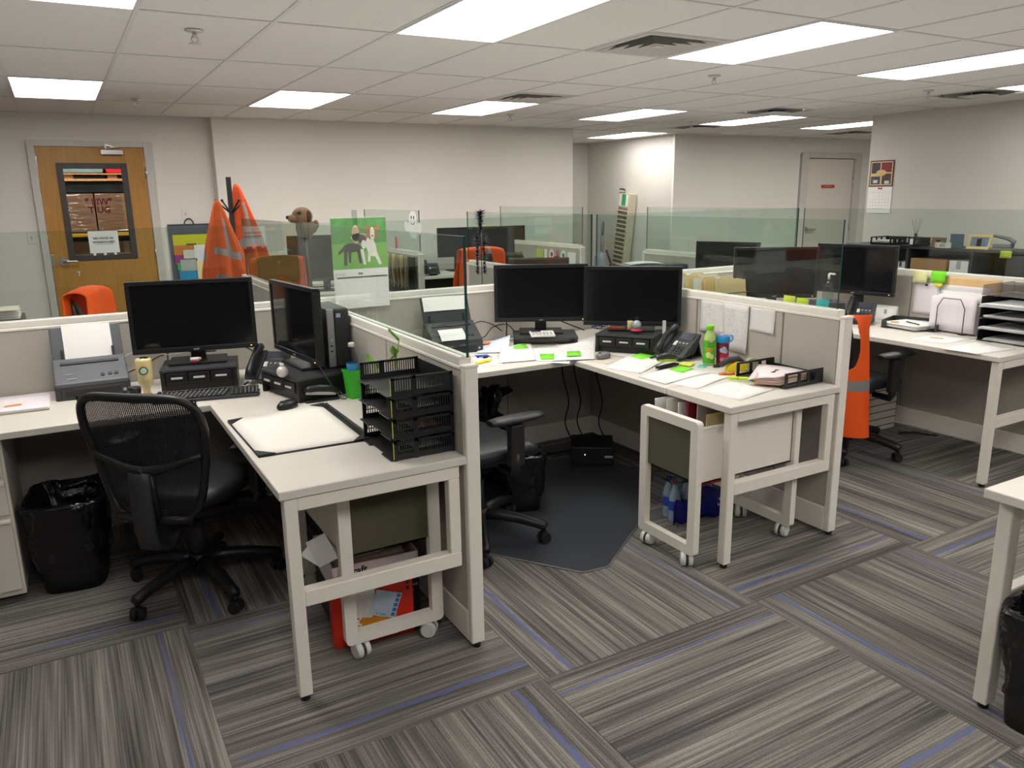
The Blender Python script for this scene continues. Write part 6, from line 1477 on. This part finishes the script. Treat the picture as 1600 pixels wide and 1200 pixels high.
# chairs with vests
def back_chair(label, x, y, rz, top=1.02): return pad_chair(label, (x, y, 0), R(rz), top, a0=.2)
def draped(label, loc, rz, m, w=.44, drop=.34, th=.10, stripes=True):
    q = MB(); nu, nv = 16, 36
    prof = []
    def f(u, v):
        s_ = (v-.5)*2; x = (u-.5)*w*(1+.16*abs(s_)-.12*(1-abs(s_)))
        if abs(s_) < .16: a = s_/.16*PI/2; y, z = th/2*math.sin(a), .03*math.cos(a)
        else: y = math.copysign(th/2+.012*(abs(s_)-.16), s_); z = -(abs(s_)-.16)/.84*drop
        return Vector((x+.006*math.sin(v*20), y+.008*math.sin(u*11+v*3), z-.02*abs(2*u-1)**3))
    q.sheet(f, nu, nv, .005)
    for fc in q.bm.faces:
        c = fc.calc_center_median()
        if stripes and .10 < abs(c.x)/w < .17 and abs(c.z) > .0: fc.material_index = 1
    o = q.build('safety_vest', [m, M_silver], None, loc, (0, 0, rz)); return tag(o, label, 'vest', 'orange hi-vis vests')
back_chair('black chair under a plain orange vest behind the left scanner', .345, 5.02, 80, 1.09)
tag(draped('plain orange vest over the chair behind the left scanner panel', (.105, 4.985, 1.115), R(65), M_orange, .34, .36, .13, False), 'plain orange vest over the chair behind the left scanner panel', 'vest')
back_chair('high back brown and orange covered chair beyond the left monitors', 1.46, 6.41, 172, 1.13)
m_khaki = mat('brown_khaki_cloth', hexc('6e5638'), .85, var=.2, scale=12)
tag(MB().sheet(lambda u, v: ((u-.5)*.30+.0, -.085-.02*math.sin(u*PI), -(.15+.025*math.sin(u*9))*(1-v)+.03*v*(1-.5*(2*u-1)**2)), 12, 8, .006).build('brown_jacket', m_khaki, None, (1.42, 6.09, 1.165), (0, 0, R(-10))), 'brown jacket over the chair back beyond the left monitors', 'jacket')
draped('orange vest under a brown jacket on the chair beyond the left monitors', (1.44, 6.125, 1.155), R(-10), M_orange, .46, .36, .12)
back_chair('black chair with a bright orange vest in the far row by the phone', 3.52, 7.05, 175, 1.06)
draped('bright orange vest with grey stripes on the far row chair', (3.52, 6.78, 1.10), R(-3), M_orange, .48, .38, .11)
back_chair('black chair seen between the middle monitors and the far notes', 4.15, 7.6, 170, 1.02)
# wall row desks and things
for b, l in (((1.205, 3.035, 8.10, 8.90), 'far white desk by the back wall, left of the hanging folders'), ((3.125, 4.81, 8.05, 8.90), 'far white desk by the back wall with the grey phone')):
    d_ = thing('wall_desk', l, 'desk', (0, 0, 0), 0, 'desks along the back wall'); slab(*b, par=d_); MB().box(b[0]+.02, b[1]-.02, 8.86, 8.88, .1, .707).build('modesty_panel', M_fabd, d_)
    for x in (b[0]+.05, b[1]-.05): MB().box(x-.02, x+.02, 8.10, 8.14, 0, .708, .003, seg=1).build('desk_leg', M_frame, d_)
# mid monitor seen beside the calendar
mdesk = thing('aisle_table', 'small white table carrying a large grey screen behind the dog calendar', 'table', (2.20, 7.45, 0))
MB().box(-.45, .45, -.30, .30, .708, .737, .003).build('table_top', M_lam, mdesk)
for sx in (-.4, .4):
    for sy in (-.25, .25): MB().box(sx-.02, sx+.02, sy-.02, sy+.02, 0, .708).build('table_leg', M_frame, mdesk)
m_gscr = mat('grey_reflecting_screen', (.03, .031, .034), .18, var=.1, scale=3)
monitor('large dark grey screen behind the dog calendar', (2.19, 7.42, .737), R(-12), .10, .70, .43, None, True, 0, M_ledw, m_gscr, 'far row monitors')
monitor('left far screen by the back wall above the orange vest chair', (4.12, 8.50, .737), R(-2), .17, .56, .34, None, True, 0, M_ledw, m_gscr, 'far row monitors')
monitor('right far screen by the back wall behind the purple garland', (4.70, 8.46, .737), R(-6), .17, .56, .34, None, True, 0, M_ledw, m_gscr, 'far row monitors')
monitor('dark screen tilted low in the far middle row', (3.42, 5.55, .737), R(150), .04, .50, .32, None, True, 0, M_led, None, 'far row monitors')
monitor('dark screen turned away behind the right cubicle spine', (4.72, 4.72, .737), R(-65), .145, .53, .33, None, True, 0, M_led, None, 'far row monitors')
p_ = phone('grey desk phone with a pale display on the far wall desk', (3.62, 8.22, .737), R(-15))
# folders hanging on the far panel
t = thing('hanging_rack', 'black wall rack on the far panel holding hanging folders', 'file rack', (3.035, 7.62, .66)); MB().box(-.012, .0, -.36, .36, 0, .36, .004).box(-.11, -.10, -.34, .34, 0, .05).build('rack_body', M_blk, t)
for k in range(7):
    y = 7.32+.10*k
    tag(MB().sheet(lambda u, v: (2.94+.06*u+.01*math.sin(v*3+k), y+.05*u+.02*math.sin(k*2)*(1-v), .74+.30*v-.05*abs(u-.5)*(1-v)*2), 4, 6, .004).build('folder', m_man if k % 2 else mat('grey_tan_folder', hexc('a89478'), .7)), 'curled manila folder in the rack on the far panel' if k % 2 else 'grey tan folder in the rack on the far panel', 'folder', 'manila folders on the far panel' if k % 2 else 'grey tan folders on the far panel')
t = thing('paper_bundle', 'bundle of pale papers hung left of the folders on the far panel', 'paper', (2.99, 7.95, .85)); MB().sheet(lambda u, v: (-.02-.05*v*(1-v), (u-.5)*.22, .20*v), 4, 6, .01).build('sheet', mat('floral_paper', hexc('c8b8b0'), .7, var=.3, scale=30), t)
# ghost sticker on the far glass
t = thing('ghost_sticker', 'white smiling ghost sticker on the far glass screen', 'sticker', (3.072, 7.36, 1.36), R(-90))
mm = Matrix(((1, 0, 0, 0), (0, 0, -1, 0), (0, 1, 0, 0), (0, 0, 0, 1)))
MB().prism([(-.10, -.02), (-.19, .01), (-.23, -.02), (-.22, -.07), (-.17, -.10), (-.12, -.09), (-.10, -.12), (-.06, -.15), (0, -.16), (.08, -.16), (.10, -.10), (.15, -.12), (.20, -.10), (.22, -.05), (.18, .0), (.10, -.01), (.09, .06), (.05, .10), (0, .11), (-.05, .10), (-.09, .06)], 0, .001, 0, 0, mm).build('body', mat('ghost_white', (.88, .88, .87), .6), t)
for x in (-.035, .03): MB().prism(ell(x, .045, .012, .02), .001, .002, 0, 0, mm).build('eye', M_ink, t)
MB().tube([(-.05, -.0022, .0), (-.02, -.0022, -.022), (.02, -.0022, -.022), (.05, -.0022, .005)], .004, 6).build('smile', M_ink, t)
tag(MB().prism([(0, 0), (.05, -.02), (.075, -.06), (.05, -.13), (0, -.15)], 0, .001, 0, 0, Matrix.Translation((3.07, 7.86, 1.21)) @ Matrix.Rotation(R(-90), 4, 'Z') @ mm).build('red_sticker', mat('coral_red', hexc('e86868'), .6)), 'coral red half round sticker on the far glass beside the calendar', 'sticker')
# purple garland
t = thing('garland', 'purple tinsel garland wound up a thin post', 'garland', (2.42, 4.66, .737))
MB().tube([(0, 0, 0), (.005, 0, .40), (.0, 0, .75)], .003, 6).box(-.04, .04, -.04, .04, 0, .012).build('post', M_blk2, t)
m_pur = mat('purple_tinsel', (.035, .014, .055), .55, 0, var=.6, scale=40); q = MB(); rnd = random.Random(9)
for k in range(1500):
    zz = .36+.41*rnd.random(); a = rnd.random()*2*PI; rad = .034+.012*math.sin(zz*26)+(.018 if zz > .68 else 0)
    sgn = -1 if k % 2 else 1; cx_ = sgn*.026*(1 if zz < .62 else .2)
    p = Vector((cx_, 0, zz)); d_ = Vector((math.cos(a), math.sin(a), .5*(rnd.random()-.3))).normalized()*rad*(.6+.6*rnd.random())
    n_ = d_.cross(Vector((0, 0, 1))).normalized()*.007
    vs = [q.bm.verts.new(p+n_), q.bm.verts.new(p-n_), q.bm.verts.new(p+d_)]; q.bm.faces.new(vs)
o = q.build('tinsel', m_pur, t); o['kind'] = 'stuff'
# pinned notes and badges on the far right panel
XN = 4.86-PT-.001
for y0, y1, z0, z1, m, l in ((7.90, 7.74, .90, 1.0, mat('pale_lime_note', hexc('c8d070'), .7), 'pale lime note pinned on the far panel'), (7.72, 7.66, .90, 1.0, M_paper, 'thin white slip pinned beside the pale lime note'), (7.24, 7.08, .85, .99, M_paper, 'white slip hanging at the right of the far panel')):
    tag(MB().box(XN-.002, XN, y1, y0, z0, z1).build('pinned_note', m), l, 'note', 'notes on the far panel')
for y, c1, c2, l in ((7.56, M_paper, mat('badge_red', hexc('a84838'), .5), 'white oval badge with red and grey print on the far panel'), (7.32, M_paper, mat('badge_green', hexc('2a9a58'), .5), 'white and green shield badge on the far panel')):
    t = thing('badge', l, 'badge', (XN-.002, y, .93), R(-90)); MB().prism(ell(0, 0, .055, .075), 0, .002, 0, 0, mm).build('plate', c1, t); MB().prism(ell(0, .02, .028, .025), .002, .003, 0, 0, mm).build('emblem', c2, t); MB().prism(ell(0, -.03, .03, .02), .002, .003, 0, 0, mm).build('lower_emblem', M_logo, t)
tag(MB().box(XN-.03, XN, 7.40, 7.48, .84, .93, .004).build('black_pouch', M_blk2), 'black pouch hung between the two badges', 'pouch')
for y, m, l in ((7.44, mat('red_pen', hexc('c03a3a'), .5), 'red pen standing in the black pouch'), (7.42, mat('pink_pen', hexc('d08080'), .5), 'pink pen standing in the black pouch')): tag(MB().cyl((XN-.012, y, .90), (XN-.010, y+.004, 1.0), .006, seg=8).build('pen', m), l, 'pen')
tag(MB().sheet(lambda u, v: ((u-.5)*.085, .01*v, .10*v), 2, 3, .001).build('lime_note', mat('bright_lime_note', hexc('a8d820'), .7), None, (4.50, 7.98, .83)), 'bright lime note standing by the far right screen', 'sticky note')
tag(MB().box(-.06, .06, -.06, .06, 0, .10, .01).build('note_holder', M_blk2, None, (4.50, 8.06, .737)), 'dark holder behind the bright lime note', 'holder')
# hanging organiser on the back wall
t = thing('wall_organiser', 'grey hanging organiser with bright folders on the back wall', 'organiser', (1.225, 9.07, .70))
m_grey = mat('slate_cloth', (.10, .11, .13), .8)
MB().box(-.215, .215, -.012, 0, -.05, .655, .003).build('back_cloth', m_grey, t)
MB().tube([(-.045, -.006, .65)]+[(.045*math.cos(a), -.006, .655+.06*math.sin(a)) for a in [PI-PI*k/10 for k in range(11)]]+[(.045, -.006, .65)], .006, 8).build('loop', M_blk, t)
MB().box(-.215, .215, -.016, -.010, .645, .66).build('top_bar', M_blk2, t)
for x0, x1, z0, z1, c, y in ((-.18, .19, .42, .55, 'c8c822', -.016), (-.18, .19, .34, .44, 'c47a34', -.020), (-.18, .05, .24, .34, '983a80', -.024), (-.16, .05, .18, .26, '3cb464', -.028), (-.15, .05, .06, .18, '2890c0', -.032), (-.09, .04, .30, .39, 'c8ccc4', -.030), (-.13, .03, .17, .29, 'a8b0ac', -.036), (.02, .20, .30, .44, 'e4e2de', -.034), (.04, .20, .24, .38, 'd8dae4', -.040), (.03, .21, .0, .27, 'e6d6a2', -.046)):
    MB().box(x0, x1, y, y+.004, z0, z1).build('folder_pocket', mat('organiser_'+c, hexc(c), .6, var=.08), t)
MB().box(-.05, .05, -.019, -.015, .435, .455, .003).build('grip_slot', M_blk2, t)
# papers on the rear left desk edge
stack('stack of pale paper on top of the rear left desk shelf', [(-.62, 4.78), (-.23, 4.78), (-.23, 5.0), (-.62, 5.0)], 1.02, 8, [M_paper, mat('cream_paper2', hexc('d8cfc0'), .7)], .006)
boxy('storage_box', 'grey storage box under the paper stack behind the left panel', 'box', -.42, 4.89, .737, .42, .28, .28, M_fabd)
# papers on back wall behind the coat stand
tag(MB().box(1.86, 2.02, 8.924, 8.9285, 1.12, 1.34).build('wall_notice', mat('grey_white_notice', (.66, .67, .64), .6)), 'pale notice on the back wall right of the coat stand', 'notice')
# time card rack leaning in the recess
t = thing('time_card_rack', 'tall beige time card rack leaning on the recess wall', 'card rack', (7.835, 10.34, .0), R(-90))
mt = Matrix.Translation((0, 0, 0)) @ Matrix.Rotation(R(6), 4, 'Y') @ Matrix.Rotation(R(-2), 4, 'X')
m_bei = mat('beige_enamel', hexc('c0b496'), .5)
m_bei = mat('beige_enamel2', (.55, .49, .37), .5)
MB().box(-.14, .14, -.02, .12, .10, 1.62, .004, m=mt).build('body', m_bei, t)
MB().box(-.115, .115, -.026, -.019, .2, 1.40, m=mt).build('slot_recess', mat('brown_slot', (.19, .16, .12), .7), t)
for k in range(17): MB().box(-.12, .12, -.045, -.022, .22+k*.07, .238+k*.07, .002, m=mt).build('card_lip', m_bei, t)
MB().box(-.12, .10, -.024, -.0195, 1.42, 1.60, m=mt).build('header_card', M_paper, t); MB().box(-.05, .05, -.027, -.0235, 1.43, 1.60, m=mt).build('green_print', mat('leaf_green_print', hexc('3cae68'), .6), t)
s_ = stapler('black stapler lying on top of the time card rack', (7.82, 10.165, 1.618), R(-70))
# upright vacuum in the recess
t = thing('vacuum_cleaner', 'grey upright vacuum cleaner standing in the recess', 'vacuum cleaner', (7.62, 10.45, 0), R(-50))
m_vac = mat('vacuum_grey', (.20, .25, .30), .35)
MB().box(-.15, .15, -.20, .10, .02, .10, .02).build('floor_head', m_vac, t); MB().lathe([(0, .08), (.10, .10), (.12, .3), (.11, .6), (.06, .68), (0, .70)], 18).build('dust_bin', m_vac, t)
MB().tube([(0, .06, .15), (0, .07, .6), (.0, .10, .95)], .03, 10).tube([(0, .10, .93), (.0, .06, 1.02), (0, .08, 1.13), (0, .14, 1.16), (0, .17, 1.08), (0, .13, .95)], .016, 8).build('handle', mat('vacuum_blue_grey', (.10, .13, .16), .35), t)
MB().tube([(.10, .02, .2), (.16, .04, .5), (.08, .06, .72)], .02, 8).build('hose', M_blk, t)
# far right row, on the desk behind the middle panel glass
t = thing('letter_tray', 'black tray with white paper behind the middle monitors', 'letter tray', (4.50, 5.42, .90), R(-20)); MB().box(-.30, .30, -.12, .12, 0, .10, .02).build('tray_body', M_blk2, t)
MB().sheet(lambda u, v: (-.22+.30*u, -.10+.2*v, .105+.012*math.sin(u*3)), 6, 4, .003).build('white_page', M_paper, t)
tag(MB().box(-.35, .35, -.16, .16, 0, .163, .004).build('equipment_cabinet', M_blk2, None, (4.50, 5.44, .737), (0, 0, R(-20))), 'dark low cabinet under the black tray behind the middle monitors', 'cabinet')
for x0, x1, y0, y1, l in ((4.0, 4.93, 5.30, 5.95, 'white side desk in the far right row'), (3.13, 3.80, 4.95, 5.95, 'white side desk under the low dark screen in the far row')):
    d_ = thing('side_desk', l, 'desk', (0, 0, 0), 0, 'side desks in the far row'); slab(x0, x1, y0, y1, par=d_)
    for x in (x0+.04, x1-.04):
        for y in (y0+.04, y1-.04): MB().box(x-.02, x+.02, y-.02, y+.02, 0, .708, .003, seg=1).build('desk_leg', M_frame, d_)
boxy('white_tray_box', 'white slotted box standing before the beige far door', 'box', 6.9, 5.95, .80, .20, .36, .16, M_white_p, M_logo)
tag(MB().box(6.6, 7.2, 5.6, 6.3, 0, .80, .006).build('low_cabinet', M_blk2), 'dark low cabinet carrying the white slotted box', 'cabinet')
